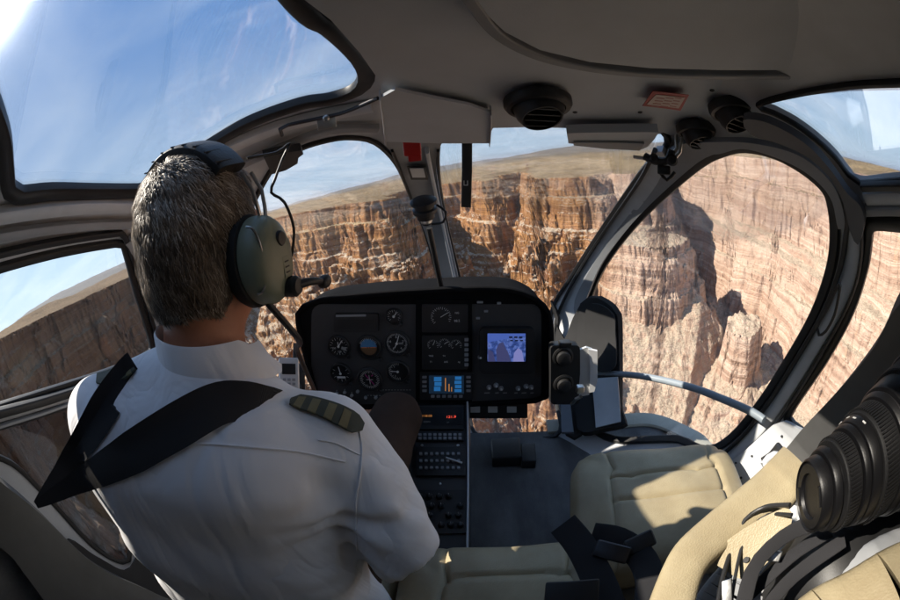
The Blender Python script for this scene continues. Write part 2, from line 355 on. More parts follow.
def triangulate(outer, holes=(), step=12):
    """constrained triangulation of an outline with holes -> verts, tris"""
    outer = np.array(outer); v = []; e = []
    for L in [outer, *holes]:
        b = len(v); v += [tuple(q) for q in L]; e += [(b+i, b+(i+1) % len(L)) for i in range(len(L))]
    x0, y0 = outer.min(0); x1, y1 = outer.max(0)
    gx, gy = np.meshgrid(np.arange(x0+step/2, x1, step), np.arange(y0+step/2, y1, step)); gx = gx.ravel().copy(); gy = gy.ravel()
    gx += (np.round((gy-y0)/step).astype(int) % 2)*step*.5
    k = inpoly(gx, gy, outer)
    for L in holes: k &= ~inpoly(gx, gy, L)
    gx, gy = gx[k], gy[k]
    k = pdist(gx, gy, outer) > step*.45
    for L in holes: k &= pdist(gx, gy, L) > step*.45
    v += list(zip(gx[k], gy[k]))
    V, E_, Fc, *_ = delaunay_2d_cdt([Vector(q) for q in v], e, [], 0, 1e-6)
    V = np.array([tuple(q) for q in V]); T = np.array([list(f)[:3] for f in Fc]); c = V[T].mean(1)
    k = inpoly(c[:, 0], c[:, 1], outer)
    for L in holes: k &= ~inpoly(c[:, 0], c[:, 1], L)
    return V, T[k]
class G:
    """a growing mesh in cabin coordinates"""
    def __init__(s): s.v = []; s.f = []; s.mi = []
    def add(s, v, f, mi=0):
        b = len(s.v); s.v += [tuple(map(float, q)) for q in v]; s.f += [tuple(int(i)+b for i in q) for q in f]; s.mi += [mi]*len(f); return s
    def solid(s, P, T, N, th, mi=0):
        """triangles P,T thickened along N by th"""
        n = len(P); Q = P+N*th; from collections import Counter
        c = Counter(); dirs = {}
        for t in T:
            for a, b in ((t[0], t[1]), (t[1], t[2]), (t[2], t[0])): c[frozenset((a, b))] += 1; dirs[frozenset((a, b))] = (a, b)
        F = [tuple(t) for t in T]+[(t[2]+n, t[1]+n, t[0]+n) for t in T]
        for k, m in c.items():
            if m == 1: a, b = dirs[k]; F.append((b, a, a+n, b+n))
        return s.add(np.vstack([P, Q]), F, mi)
    def box(s, c, size, R=None, mi=0, bev=0):
        hx, hy, hz = np.array(size)/2; c = np.array(c, float); R = np.eye(3) if R is None else np.array(R)
        if bev <= 0:
            v = np.array([(x, y, z) for x in (-hx, hx) for y in (-hy, hy) for z in (-hz, hz)])
            f = [(0, 1, 3, 2), (4, 6, 7, 5), (0, 4, 5, 1), (2, 3, 7, 6), (0, 2, 6, 4), (1, 5, 7, 3)]
            return s.add(v @ R.T+c, f, mi)
        bm = bmesh.new(); bmesh.ops.create_cube(bm, size=1); bmesh.ops.scale(bm, vec=(2*hx, 2*hy, 2*hz), verts=bm.verts)
        bmesh.ops.bevel(bm, geom=bm.edges[:], offset=min(bev, .49*2*min(hx, hy, hz)), segments=3, affect='EDGES', profile=.6)
        bm.verts.index_update(); v = np.array([tuple(q.co) for q in bm.verts]); f = [[q.index for q in p.verts] for p in bm.faces]; bm.free()
        return s.add(v @ R.T+c, f, mi)
    def tube(s, pts, r, n=10, closed=False, flat=None, up=None, mi=0, caps=True):
        """sweep; flat=(w,h) gives an elliptic section with its width across 'up'"""
        P = np.array(pts, float); m = len(P)
        T = np.roll(P, -1, 0)-np.roll(P, 1, 0)
        if not closed: T[0] = P[1]-P[0]; T[-1] = P[-1]-P[-2]
        T /= np.linalg.norm(T, axis=1, keepdims=True)+1e-12
        if up is None:
            U = np.zeros_like(P); u = np.array([0, 0, 1.]) if abs(T[0][2]) < .9 else np.array([1., 0, 0])
            for i in range(m): u = u-T[i]*(u @ T[i]); u /= np.linalg.norm(u)+1e-12; U[i] = u
        else:
            U = np.broadcast_to(np.array(up, float), P.shape).copy(); U -= T*(U*T).sum(1, keepdims=True); U /= np.linalg.norm(U, axis=1, keepdims=True)+1e-12
        B = np.cross(T, U); r = np.broadcast_to(np.array(r, float), (m,)); a = np.linspace(0, 2*np.pi, n, endpoint=False)
        ca, sa = np.cos(a), np.sin(a)
        if flat: w, h = flat; e = .55; ca = np.sign(ca)*np.abs(ca)**e*w; sa = np.sign(sa)*np.abs(sa)**e*h
        V = P[:, None, :]+r[:, None, None]*(B[:, None, :]*ca[None, :, None]+U[:, None, :]*sa[None, :, None])
        V = V.reshape(-1, 3); F = []
        for i in range(m if closed else m-1):
            j = (i+1) % m
            for k in range(n): k2 = (k+1) % n; F.append((i*n+k, i*n+k2, j*n+k2, j*n+k))
        if not closed and caps: F.append(tuple(range(n))[::-1]); F.append(tuple((m-1)*n+k for k in range(n)))
        return s.add(V, F, mi)
    def lathe(s, c, axis, prof, n=32, mi=0, cap=True):
        """prof: list of (radius, height along axis)"""
        ax = np.array(axis, float); ax /= np.linalg.norm(ax); u = np.cross(ax, [0, 0, 1.] if abs(ax[2]) < .9 else [1., 0, 0]); u /= np.linalg.norm(u); w = np.cross(ax, u)
        V = []; a = np.linspace(0, 2*np.pi, n, endpoint=False)
        for r, h in prof: V += [np.array(c)+ax*h+r*(u*math.cos(t)+w*math.sin(t)) for t in a]
        F = []
        for i in range(len(prof)-1):
            for k in range(n): k2 = (k+1) % n; F.append((i*n+k, (i+1)*n+k, (i+1)*n+k2, i*n+k2))
        if cap: F.append(tuple(range(n))); F.append(tuple((len(prof)-1)*n+k for k in range(n))[::-1])
        return s.add(V, F, mi)
    def super(s, c, size, R=None, e1=.35, e2=.35, n=28, mi=0):
        """superellipsoid: a soft-cornered cushion"""
        R = np.eye(3) if R is None else np.array(R); c = np.array(c, float); V = []; F = []
        f = lambda v, e: np.sign(v)*abs(v)**e
        for i in range(n+1):
            ph = -math.pi/2+math.pi*i/n
            for j in range(2*n):
                t = math.pi*j/n
                V.append(c+R @ np.array([size[0]/2*f(math.cos(ph), e1)*f(math.cos(t), e2), size[1]/2*f(math.cos(ph), e1)*f(math.sin(t), e2), size[2]/2*f(math.sin(ph), e1)]))
        for i in range(n):
            for j in range(2*n): j2 = (j+1) % (2*n); F.append((i*2*n+j, i*2*n+j2, (i+1)*2*n+j2, (i+1)*2*n+j))
        return s.add(V, F, mi)
    def build(s, name, mats, parent=None, base=None, angle=35, fix=True):
        me = bpy.data.meshes.new(name)
        b = np.array(base if base is not None else (parent_base(parent) if parent else (0, 0, 0)), float)
        me.from_pydata([tuple(np.array(q)-b) for q in s.v], [], s.f)
        mats = mats if isinstance(mats, (list, tuple)) else [mats]
        for m in mats: me.materials.append(m)
        me.polygons.foreach_set('material_index', s.mi)
        if fix:
            bm = bmesh.new(); bm.from_mesh(me); bmesh.ops.remove_doubles(bm, verts=bm.verts, dist=1e-6); bmesh.ops.recalc_face_normals(bm, faces=bm.faces); bm.to_mesh(me); bm.free()
        me.polygons.foreach_set('use_smooth', [True]*len(me.polygons)); me.set_sharp_from_angle(angle=math.radians(angle)); me.update()
        o = bpy.data.objects.new(name, me); COL.objects.link(o)
        if parent: o.parent = parent
        else: o.matrix_world = MW @ Matrix.Translation(Vector(b))
        o['_b'] = list(b); BASES[o.name] = b; del o['_b']
        return o
BASES = {}
def parent_base(o): return BASES[o.name]
def thing(name, label, cat, base, group=None):
    o = bpy.data.objects.new(name, None); COL.objects.link(o); o.empty_display_size = .1
    o.matrix_world = MW @ Matrix.Translation(Vector(base)); BASES[o.name] = np.array(base, float)
    o['label'] = label; o['category'] = cat
    if group: o['group'] = group
    return o
def tag(o, label, cat, group=None):
    o['label'] = label; o['category'] = cat
    if group: o['group'] = group
    return o
def patch(outer, fn, th, holes=(), step=12, smooth=True, sp=6):
    """outline on a cabin surface -> solid sheet; th > 0 grows towards the lens side"""
    o = spline(outer, True, sp) if smooth else np.array(outer, float)
    V, T = triangulate(o, holes, step); P = fn(V[:, 0], V[:, 1]); N = normals_of(fn, V[:, 0], V[:, 1])
    g = G(); g.solid(P, T, N, th); return g
def loop_tube(outer, fn, w, h, lift=.0, closed=True, sp=7, n=12, smooth=True):
    o = spline(outer, closed, sp) if smooth else np.array(outer, float)
    P = fn(o[:, 0], o[:, 1]); N = normals_of(fn, o[:, 0], o[:, 1]); g = G(); g.tube(P+N*lift, 1, n, closed, flat=(w, h), up=N); return g
def Rx(a): a = math.radians(a); return np.array([[1, 0, 0], [0, math.cos(a), -math.sin(a)], [0, math.sin(a), math.cos(a)]])
def Ry(a): a = math.radians(a); return np.array([[math.cos(a), 0, math.sin(a)], [0, 1, 0], [-math.sin(a), 0, math.cos(a)]])
def Rz(a): a = math.radians(a); return np.array([[math.cos(a), -math.sin(a), 0], [math.sin(a), math.cos(a), 0], [0, 0, 1]])
def frame_from(z, x=(1, 0, 0)):
    z = np.array(z, float); z /= np.linalg.norm(z); x = np.array(x, float); x -= z*(x @ z); x /= np.linalg.norm(x); return np.array([x, np.cross(z, x), z]).T

# implicit bodies -> one continuous surface (surface nets)
def smin(a, b, k): h = np.clip(.5+.5*(b-a)/k, 0, 1); return b+(a-b)*h-k*h*(1-h)
def s_caps(P, a, b, r1, r2, sc=(1, 1, 1)):
    a = np.array(a); b = np.array(b); ba = b-a; pa = P-a; h = np.clip((pa @ ba)/(ba @ ba), 0, 1)
    q = (pa-h[..., None]*ba)/np.array(sc); return np.linalg.norm(q, axis=-1)-(r1+(r2-r1)*h)
def s_ell(P, c, r, R=None):
    q = P-np.array(c); q = q if R is None else q @ np.array(R); r = np.array(r); k = np.linalg.norm(q/r, axis=-1); k2 = np.linalg.norm(q/(r*r), axis=-1)+1e-9
    return k*(k-1)/k2
def nets(fn, lo, hi, h):
    xs = [np.arange(l, u+h, h) for l, u in zip(lo, hi)]; nx, ny, nz = map(len, xs)
    D = np.empty((nx, ny, nz), np.float32)
    for i in range(0, nx, 8):
        g = np.stack(np.meshgrid(xs[0][i:i+8], xs[1], xs[2], indexing='ij'), -1); D[i:i+8] = fn(g)
    ins = D < 0; cell = np.zeros((nx-1, ny-1, nz-1, 3)); cnt = np.zeros((nx-1, ny-1, nz-1))
    sl = lambda A, o: A[o[0]:o[0]+nx-1, o[1]:o[1]+ny-1, o[2]:o[2]+nz-1]
    for ax in range(3):
        o2 = [a for a in range(3) if a != ax]
        for i in (0, 1):
            for j in (0, 1):
                o = [0, 0, 0]; o[o2[0]] = i; o[o2[1]] = j; e = list(o); e[ax] = 1
                a, b = sl(D, o), sl(D, e); cr_ = (a < 0) != (b < 0); t = np.where(cr_, a/(a-b+1e-20), 0)
                p = np.zeros(cell.shape); p[..., o2[0]] = i; p[..., o2[1]] = j; p[..., ax] = t
                cell += p*cr_[..., None]; cnt += cr_
    act = cnt > 0; idx = -np.ones(act.shape, int); idx[act] = np.arange(act.sum())
    ci = np.argwhere(act); V = (ci+cell[act]/cnt[act][:, None])*h+np.array(lo)
    Fs = []
    for ax in range(3):
        a = ins; s1 = [slice(None)]*3; s2 = [slice(None)]*3; s1[ax] = slice(0, -1); s2[ax] = slice(1, None)
        ch = a[tuple(s1)] != a[tuple(s2)]; E_ = np.argwhere(ch); b, c = [q for q in range(3) if q != ax]
        E_ = E_[(E_[:, b] > 0) & (E_[:, c] > 0) & (E_[:, b] < (nx, ny, nz)[b]-1) & (E_[:, c] < (nx, ny, nz)[c]-1)]
        def I(db, dc): q = E_.copy(); q[:, b] -= db; q[:, c] -= dc; return idx[q[:, 0], q[:, 1], q[:, 2]]
        q = np.stack([I(1, 1), I(0, 1), I(0, 0), I(1, 0)], 1)
        flip = ins[E_[:, 0], E_[:, 1], E_[:, 2]]; flip = ~flip if ax == 1 else flip
        q[~flip] = q[~flip][:, ::-1]; Fs.append(q)
    g = G(); g.v = [tuple(q) for q in V.tolist()]; g.f = [tuple(q) for q in np.concatenate(Fs).tolist()]; g.mi = [0]*len(g.f); return g

# ------------------------------------------------------------------ cabin materials
def plastic(name, col, rough=.5, bump=.12, scale=900, var=.12, spec=.4, metal=0):
    t = NT(name); p = t.pos(); c = np.array(col)
    k = t.ramp(t.noise(p, 9, 6, .6), [(.3, 0.0), (.7, 1.0)])
    base = t.mix(k, tuple(c*(1-var)), tuple(np.minimum(c*(1+var), 1)))
    rr = t.math('ADD', rough-.06, t.math('MULTIPLY', t.noise(p, 35, 5, .6), .14))
    return t.fin(base, rr, t.bump(t.noise(p, scale, 3, .6), bump, .0006), metal, spec)
M_FRAME = plastic('grey_frame_paint', (.50, .52, .545), .42, .15, 500, .10)
M_FRAMED = plastic('dark_frame_trim', (.27, .28, .295), .55, .3, 700, .1)
M_LINER = plastic('grey_headliner', (.48, .51, .55), .62, .5, 500, .06, .3)
M_RUB = plastic('black_rubber', (.016, .016, .017), .42, .2, 600, .3)
M_BLK = plastic('black_plastic', (.020, .020, .021), .45, .2, 700, .2)
M_PANEL = plastic('panel_charcoal', (.042, .042, .044), .55, .35, 800, .12)
M_HOOD = plastic('panel_hood_black', (.010, .010, .011), .9, .5, 500, .2, .02)
M_CARPET = None
def carpet():
    t = NT('blue_grey_carpet'); p = t.pos()
    c = t.mix(t.noise(p, 420, 4, .7), (.12, .122, .126), (.26, .262, .27)); c = t.mix(t.ramp(t.noise(p, 14, 6, .65), [(.45, 0.0), (.7, .45)]), c, (.26, .26, .25))
    c = t.mix(t.ramp(t.noise(p, 90, 6, .75), [(.62, 0.0), (.70, .8)]), c, (.34, .30, .24)); c = t.mix(t.ramp(t.noise(t.map(p, (1, .35, 1)), 7, 5, .6), [(.40, .5), (.60, 0.0)]), c, (.06, .06, .065))
    return t.fin(c, .95, t.bump(t.noise(p, 380, 4, .7), 1.0, .005), spec=.05)
M_CARPET = carpet()
def leather():
    t = NT('beige_leather'); p = t.pos(); c = t.mix(t.ramp(t.noise(p, 11, 6, .6), [(.3, 0.0), (.72, 1.0)]), (.30, .245, .15), (.40, .34, .22))
    c = t.mix(t.ramp(t.noise(p, 60, 5, .7), [(.60, 0.0), (.75, .25)]), c, (.25, .20, .13))
    c = t.mix(t.ramp(t.noise(p, 4.5, 6, .65), [(.50, 0.0), (.68, .38)]), c, (.26, .20, .125))
    h = t.math('ADD', t.voro(p, 420), t.math('MULTIPLY', t.noise(p, 22, 5, .6), 2.0)); return t.fin(c, t.ramp(t.noise(p, 25, 4), [(.3, .38), (.7, .56)]), t.bump(h, .18, .002), spec=.4)
M_LEATHER = leather()
M_WEB = None
def webbing():
    t = NT('black_webbing'); p = t.pos(); w = t.n('ShaderNodeTexWave'); t.put(w.inputs[0], p); w.inputs['Scale'].default_value = 700; w.inputs['Distortion'].default_value = 1.5
    return t.fin(t.mix(w.outputs[0], (.022, .022, .024), (.050, .050, .055)), .7, t.bump(w.outputs[0], .6, .001), spec=.12)
M_WEB = webbing()
def shirt():
    t = NT('white_cotton'); p = t.pos()
    c = t.mix(t.noise(p, 5, 5), (.78, .78, .81), (.86, .86, .88))
    folds = t.math('ABSOLUTE', t.math('SUBTRACT', t.noise(t.map(p, (1.5, 1.5, .42), (.2, .75, .3)), 8, 3, .45, .7), .5))
    weave = t.noise(p, 1400, 2, .5)
    m = t.fin(c, .85, t.bump(weave, .25, .0007, t.bump(t.ramp(folds, [(.0, 0.0), (.09, .55), (.26, 1.0)]), .42, .006)), spec=.15)
    t.b.inputs['Sheen Weight'].default_value = .15; return m
M_SHIRT = shirt()
M_TROUS = plastic('brown_trousers', (.055, .035, .026), .9, .8, 900, .25, .1)
M_SEAM = plastic('stitch_thread', (.16, .13, .09), .8, .2, 900)
def skin():
    t = NT('skin'); p = t.pos(); c = t.mix(t.noise(p, 30, 6, .65), (.40, .165, .095), (.56, .27, .17)); c = t.mix(t.ramp(t.noise(p, 260, 4, .7), [(.6, 0.0), (.75, .4)]), c, (.30, .10, .06))
    m = t.fin(c, .5, t.bump(t.noise(p, 300, 4, .7), .35, .001), spec=.4); t.b.inputs['Subsurface Weight'].default_value = .08; t.b.inputs['Subsurface Radius'].default_value = (.01, .004, .002); return m
M_SKIN = skin()
def hairm():
    t = NT('grey_hair'); a = t.n('ShaderNodeAttribute'); a.attribute_name = 'strand'
    c = t.ramp(a.outputs['Fac'], [(0, (.045, .033, .023)), (.3, (.105, .076, .052)), (.6, (.21, .158, .112)), (.85, (.38, .315, .25)), (1, (.60, .54, .46))])
    return t.fin(c, .5, spec=.35)
M_HAIR = hairm()
M_GREEN = plastic('green_headset_shell', (.21, .23, .165), .38, .25, 500, .12, .5)
M_STEEL = plastic('worn_steel', (.55, .55, .54), .28, .2, 300, .12, .5, 1)
M_DKMET = plastic('dark_anodised', (.05, .05, .055), .35, .2, 300, .12, .5, .8)
M_RED = plastic('red_handle', (.42, .018, .014), .4, .15, 500, .1)
M_WHITE = plastic('white_paper', (.74, .74, .73), .7, .1, 300, .06)
M_SILVER = plastic('silver_plastic', (.60, .61, .61), .4, .15, 500, .08, .5, .3)
M_GOLD = plastic('gold_braid', (.21, .18, .095), .8, 1.0, 1400, .25, .5, .2)
M_OLIVE = plastic('dark_epaulette', (.075, .08, .062), .85, 1.0, 900, .2)
M_BLUE = plastic('blue_tag', (.10, .30, .62), .5, .2, 400)
M_LENS = plastic('lens_black', (.007, .007, .008), .36, .25, 900, .2, .25)
M_LRUB = None
def ribbed():
    t = NT('ribbed_lens_rubber'); p = t.pos(); return t.fin(t.mix(t.noise(p, 60), (.007, .007, .008), (.013, .013, .014)), .6, t.bump(t.noise(p, 600, 3), .5, .001), spec=.3)
M_LRUB = ribbed()
def emis(name, col, s, base=(.01, .01, .012)):
    t = NT(name); t.b.inputs['Emission Color'].default_value = (*col, 1); t.b.inputs['Emission Strength'].default_value = s; return t.fin(base, .25)
M_MARK = plastic('white_dial_marks', (.72, .72, .70), .6, 0, 100, .02)
M_MARKD = plastic('grey_legend_print', (.30, .30, .29), .6, 0, 100, .02)
M_DIAL = plastic('black_dial', (.014, .014, .015), .35, 0, 100, .1)
M_SKYB = plastic('horizon_blue', (.07, .22, .42), .5, 0, 100, .05)
M_BROWN = plastic('horizon_brown', (.16, .085, .04), .5, 0, 100, .05)
M_ORNG = plastic('orange_mark', (.75, .22, .04), .5, 0, 100, .05)
M_MAG = plastic('magenta_mark', (.55, .05, .28), .5, 0, 100, .05)
E_BLUE = emis('blue_lcd', (.03, .22, .60), .20)
E_AMB = emis('amber_lcd', (.85, .35, .10), .18)
E_RED = emis('red_lamp', (1, .03, .02), 3.0)
def videom():
    t = NT('map_screen_picture'); p = t.pos(); n1 = t.noise(p, 60, 5, .6); c = t.ramp(n1, [(.35, (.010, .022, .10)), (.5, (.035, .07, .26)), (.58, (.10, .16, .45)), (.68, (.05, .05, .16))])
    t.put(t.b.inputs['Emission Color'], c); t.b.inputs['Emission Strength'].default_value = .42; return t.fin((.01, .01, .015), .2)
E_VID = videom(); E_VSKY = emis('screen_sky', (.12, .22, .80), .2); E_VROCK = emis('screen_rock', (.10, .11, .30), .18)
def glassm(name, tint, refl=1.0):
    t = NT(name); t.t.nodes.remove(t.b); tr = t.n('ShaderNodeBsdfTransparent'); tr.inputs[0].default_value = (*tint, 1)
    gl = t.n('ShaderNodeBsdfGlossy'); gl.inputs['Roughness'].default_value = .02; gl.inputs[0].default_value = (.9, .93, 1, 1)
    fr = t.n('ShaderNodeFresnel'); fr.inputs[0].default_value = 1.35; mxs = t.n('ShaderNodeMixShader')
    t.put(mxs.inputs[0], t.math('MULTIPLY', fr.outputs[0], refl, clamp=True)); t.put(mxs.inputs[1], tr.outputs[0]); t.put(mxs.inputs[2], gl.outputs[0]); t.t.links.new(mxs.outputs[0], t.out.inputs[0]); return t.m
M_GLASS = glassm('clear_acrylic', (.985, .988, .99), .45)
M_SMOKE = glassm('tinted_lower_pane', (.66, .67, .69), 1.0)  # lower door pane tinted grey all over

# ------------------------------------------------------------------ helicopter cabin shell
SHL = on_shell(1.0)
WIN = dict(
 sky_left=[(301, 1), (331, 24), (353, 46), (364, 62), (366, 76), (356, 88), (330, 97), (300, 102), (250, 120), (207, 145), (175, 166), (157, 183), (141, 189), (100, 190), (50, 190), (19, 193), (9, 187), (6, 165), (1, 130), (-20, 80), (-60, 20), (-75, -60), (-20, -150), (110, -190), (220, -110)],
 door_left=[(122, 243), (127, 258), (135, 288), (150, 338), (150, 352), (140, 358), (100, 374), (25, 398), (-10, 409), (-60, 425), (-95, 415), (-110, 370), (-80, 310), (-40, 280), (0, 266), (60, 251), (115, 242)],
 door_left_low=[(78, 403), (92, 410), (105, 440), (120, 500), (130, 550), (122, 562), (92, 545), (50, 500), (10, 462), (-30, 450), (-50, 440), (-30, 434), (20, 420)],
 wind_left=[(352, 136), (330, 138), (300, 147), (275, 163), (245, 220), (222, 300), (222, 380), (255, 430), (330, 455), (420, 450), (452, 425), (450, 350), (441, 290), (425, 231), (411, 196), (396, 162), (375, 141)],
 wind_right=[(445, 126), (560, 120), (650, 125), (668, 140), (652, 160), (641, 172), (600, 232), (572, 276), (553, 308), (551, 340), (556, 400), (560, 432), (535, 440), (480, 438), (468, 400), (463, 300), (448, 230), (439, 180), (438, 145)],
 bubble=[(744, 144), (775, 150), (805, 166), (827, 186), (834, 206), (836, 232), (833, 262), (822, 298), (808, 328), (788, 362), (765, 398), (738, 432), (717, 448), (700, 449), (680, 440), (650, 440), (615, 440), (592, 425), (585, 380), (583, 330), (590, 297), (604, 265), (630, 229), (660, 197), (700, 161), (722, 149)],
 sky_right=[(758, 103), (795, 92), (850, 83), (900, 80), (990, 76), (1030, 110), (1020, 160), (960, 177), (900, 178), (860, 181), (849, 173), (836, 156), (817, 138), (795, 122), (774, 111)],
 door_right=[(872, 221), (900, 221), (960, 226), (1010, 250), (1010, 330), (950, 420), (880, 450), (820, 442), (800, 431), (789, 420), (793, 406), (826, 356), (850, 310), (864, 265), (868, 235)])
heli = thing('helicopter_cabin', 'grey helicopter cabin shell with wide curved windows around the crew', 'helicopter cabin', (0, .3, .15))
# one sheet of roof, sides and nose with eight openings
a = np.linspace(0, 2*np.pi, 72, endpoint=False); rim = np.stack([450+738*np.cos(a), 300+738*np.sin(a)], 1)
holes = [spline(q, True, 6) for q in WIN.values()]
V, T = triangulate(rim, holes, 17)
P = SHL(V[:, 0], V[:, 1])
Nn = P-SC; cz = np.where(Nn[:, 2] > 0, SA[2], SA[3]); Nn = np.sign(Nn)*np.abs(Nn)**(SE-1)/np.stack([np.full(len(P), SA[0]**SE), np.full(len(P), SA[1]**SE), cz**SE], 1); Nn /= np.linalg.norm(Nn, axis=1, keepdims=True)
g = G(); g.solid(P, T, Nn, .013)
# close the back behind the rear seats
br = [i for i in range(len(V)) if np.hypot(V[i, 0]-450, V[i, 1]-300) > 737]; br.sort(key=lambda i: math.atan2(V[i, 1]-300, V[i, 0]-450)); g.f.append(tuple(br)); g.mi.append(0)
g.build('cabin_shell', M_FRAME, heli, angle=50)
for k, q in WIN.items():
    o = spline(q, True, 6); Vp, Tp = triangulate(o, (), 22)
    f = on_shell(1.009); Pp = f(Vp[:, 0], Vp[:, 1]); Np = normals_of(f, Vp[:, 0], Vp[:, 1]); gg = G(); gg.solid(Pp, Tp, Np, .003)
    pane = gg.build('window_pane', M_SMOKE if k == 'door_left_low' else M_GLASS, heli, angle=60)
    w = {'sky_left': (.017, .012), 'bubble': (.014, .012), 'sky_right': (.004, .005), 'door_right': (.015, .012), 'door_left': (.010, .01)}.get(k, (.008, .008))
    gk = loop_tube(q, SHL, w[0], w[1], .004); gk.build('window_gasket', M_RUB, pane)
def ridge(pts, w, h, mat, name, s=.985, lift=0, closed=False):
    return loop_tube(pts, on_shell(s), w, h, lift, closed).build(name, mat, heli)
# left roof beam and door header
ridge([(-70, 232), (-20, 219), (40, 210), (90, 206), (150, 207), (175, 214)], .016, .012, M_FRAME, 'window_beam')
ridge([(-70, 255), (-20, 240), (40, 230), (95, 225), (140, 224)], .012, .008, M_FRAMED, 'window_beam')
ridge([(-60, 268), (-10, 256), (50, 243), (110, 234), (124, 236), (134, 262), (146, 300), (158, 342), (165, 372)], .008, .008, M_RUB, 'door_seal')
ridge([(130, 238), (141, 262), (152, 300), (164, 340), (172, 372)], .020, .010, M_FRAMED, 'window_beam')
ridge([(160, 200), (190, 172), (225, 150), (270, 130), (320, 116), (372, 106)], .020, .012, M_FRAME, 'window_beam', .985)
ridge([(175, 215), (205, 185), (240, 165), (285, 146), (330, 130), (378, 128)], .014, .010, M_FRAMED, 'window_beam', .98)
M_DTRIM = plastic('slate_trim', (.10, .105, .115), .5, .3, 600, .1)
# right side beams
patch([(657, 146), (668, 152), (660, 178), (632, 218), (607, 256), (588, 290), (571, 333), (566, 345), (556, 340), (558, 322), (573, 284), (597, 242), (622, 208), (643, 178)], on_shell(.985), .018, step=8).build('windshield_post', M_FRAME, heli)
ridge([(655, 150), (640, 180), (600, 238), (572, 284), (556, 320), (554, 345)], .006, .007, M_RUB, 'post_seal', .968)
patch([(690, 138), (722, 140), (722, 147), (700, 158), (660, 194), (630, 226), (603, 263), (588, 297), (578, 318), (576, 300), (592, 268), (616, 232), (640, 200), (662, 168), (668, 150)], on_shell(.98), .012, step=8).build('post_trim', M_FRAMED, heli)
patch([(690, 140), (725, 137), (760, 139), (800, 150), (828, 172), (842, 196), (847, 225), (840, 225), (834, 198), (822, 180), (800, 163), (770, 150), (742, 144), (715, 150)], on_shell(.975), .012, step=8).build('window_trim', M_FRAMED, heli)
patch([(744, 113), (764, 114), (789, 125), (812, 141), (832, 163), (849, 187), (862, 200), (866, 218), (860, 240), (852, 226), (846, 200), (832, 172), (808, 150), (780, 137), (752, 128)], on_shell(.965), .014, step=8).build('window_trim', M_DTRIM, heli)
ridge([(848, 215), (855, 240), (851, 272), (838, 306), (816, 345), (792, 385), (766, 422), (738, 452), (716, 474)], .019, .012, M_FRAME, 'door_frame', .985)
ridge([(859, 215), (862, 240), (858, 276), (845, 311), (823, 351), (799, 391), (775, 426), (752, 450)], .004, .008, M_RUB, 'door_seal', .972)
ridge([(845, 190), (848, 215), (846, 236), (842, 262), (830, 298), (815, 328), (795, 362), (771, 400), (743, 436), (722, 455)], .006, .010, M_RUB, 'door_seal', .972)
ridge([(862, 187), (900, 186), (960, 187), (1010, 190)], .007, .007, M_RUB, 'door_seal', .975)
ridge([(866, 197), (900, 196), (960, 198), (1010, 202)], .013, .010, M_FRAME, 'window_beam', .98)
ridge([(866, 210), (900, 209), (960, 212), (1010, 218)], .009, .010, M_FRAMED, 'window_beam', .975)
hd = loop_tube([(840, 284), (835, 292), (828, 308), (817, 328), (819, 335), (826, 331), (834, 316), (838, 300)], on_shell(.93), .0035, .0035, 0, True, 4).build('door_handle', M_BLK, heli)
# white sill below the door window
sl_ = patch([(798, 426), (812, 436), (800, 462), (775, 500), (745, 520), (722, 500), (712, 478), (724, 468), (748, 449), (775, 424), (786, 420)], on_shell(.955), .012, step=8).build('door_sill', M_FRAME, heli)
f_ = on_shell(.94)
for (x, y, r) in [(736, 463, .003), (752, 456, .003), (731, 470, .0035), (782, 436, .003), (741, 478, .004)]:
    q = f_(np.array([x]), np.array([y]))[0]; n_ = normals_of(f_, np.array([x]), np.array([y]))[0]
    G().lathe(q, n_, [(r, 0), (r, .004), (r*.6, .005)], 12).build('bolt', M_BLK, sl_)
g = G(); q = at(771, 456, .78); q2 = at(778, 447, .76); g.tube([at(762, 462, .78), q, q2, at(781, 452, .75)], .009, 10); g.build('sill_latch', M_BLK, sl_)
g = G(); g.tube(spline([at(765, 463, .76), at(774, 456, .75), at(781, 460, .74), at(772, 468, .75)], True, .01), .010, 10, True); g.build('sill_latch', M_FRAME, sl_)
# tube across the lower bubble
pt = spline([(590, 373), (640, 376), (690, 387), (725, 400), (752, 412), (764, 420)], False, 6)
g = G(); Pq = on_shell(.93)(pt[:, 0], pt[:, 1]); g.tube(Pq, .0115, 14); g.build('cross_tube', plastic('blue_grey_tube', (.24, .28, .32), .32, .1, 400, .08), heli)
# lower nose frame: dark boxes beside the panel
M_DKP = plastic('matt_dark_panel', (.035, .035, .036), .85, .3, 600, .1, .08)
bx = patch([(584, 302), (591, 296), (602, 296), (616, 305), (622, 314), (623, 360), (623, 410), (628, 426), (606, 432), (580, 434), (578, 400), (580, 340)], on_shell(.95), .03, step=9).build('nose_frame', M_DKP, heli)
patch([(587, 308), (600, 304), (614, 314), (616, 330), (615, 368), (590, 368), (586, 340)], on_shell(.915), .006, step=8).build('frame_panel', M_DKP, bx)
patch([(592, 379), (618, 377), (621, 422), (596, 428)], on_shell(.915), .004, step=8, smooth=False).build('frame_panel', M_FRAME, bx)
patch([(552, 300), (560, 318), (556, 345), (560, 400), (566, 436), (582, 436), (582, 400), (582, 330), (586, 300), (575, 318), (566, 340), (560, 330)], on_shell(.96), .02, step=8).build('nose_frame', M_DKP, heli)
patch([(561, 398), (570, 398), (574, 434), (562, 434)], on_shell(.92), .015, step=8, smooth=False).build('nose_strut', plastic('strut_blue_grey', (.16, .18, .21), .4), heli)
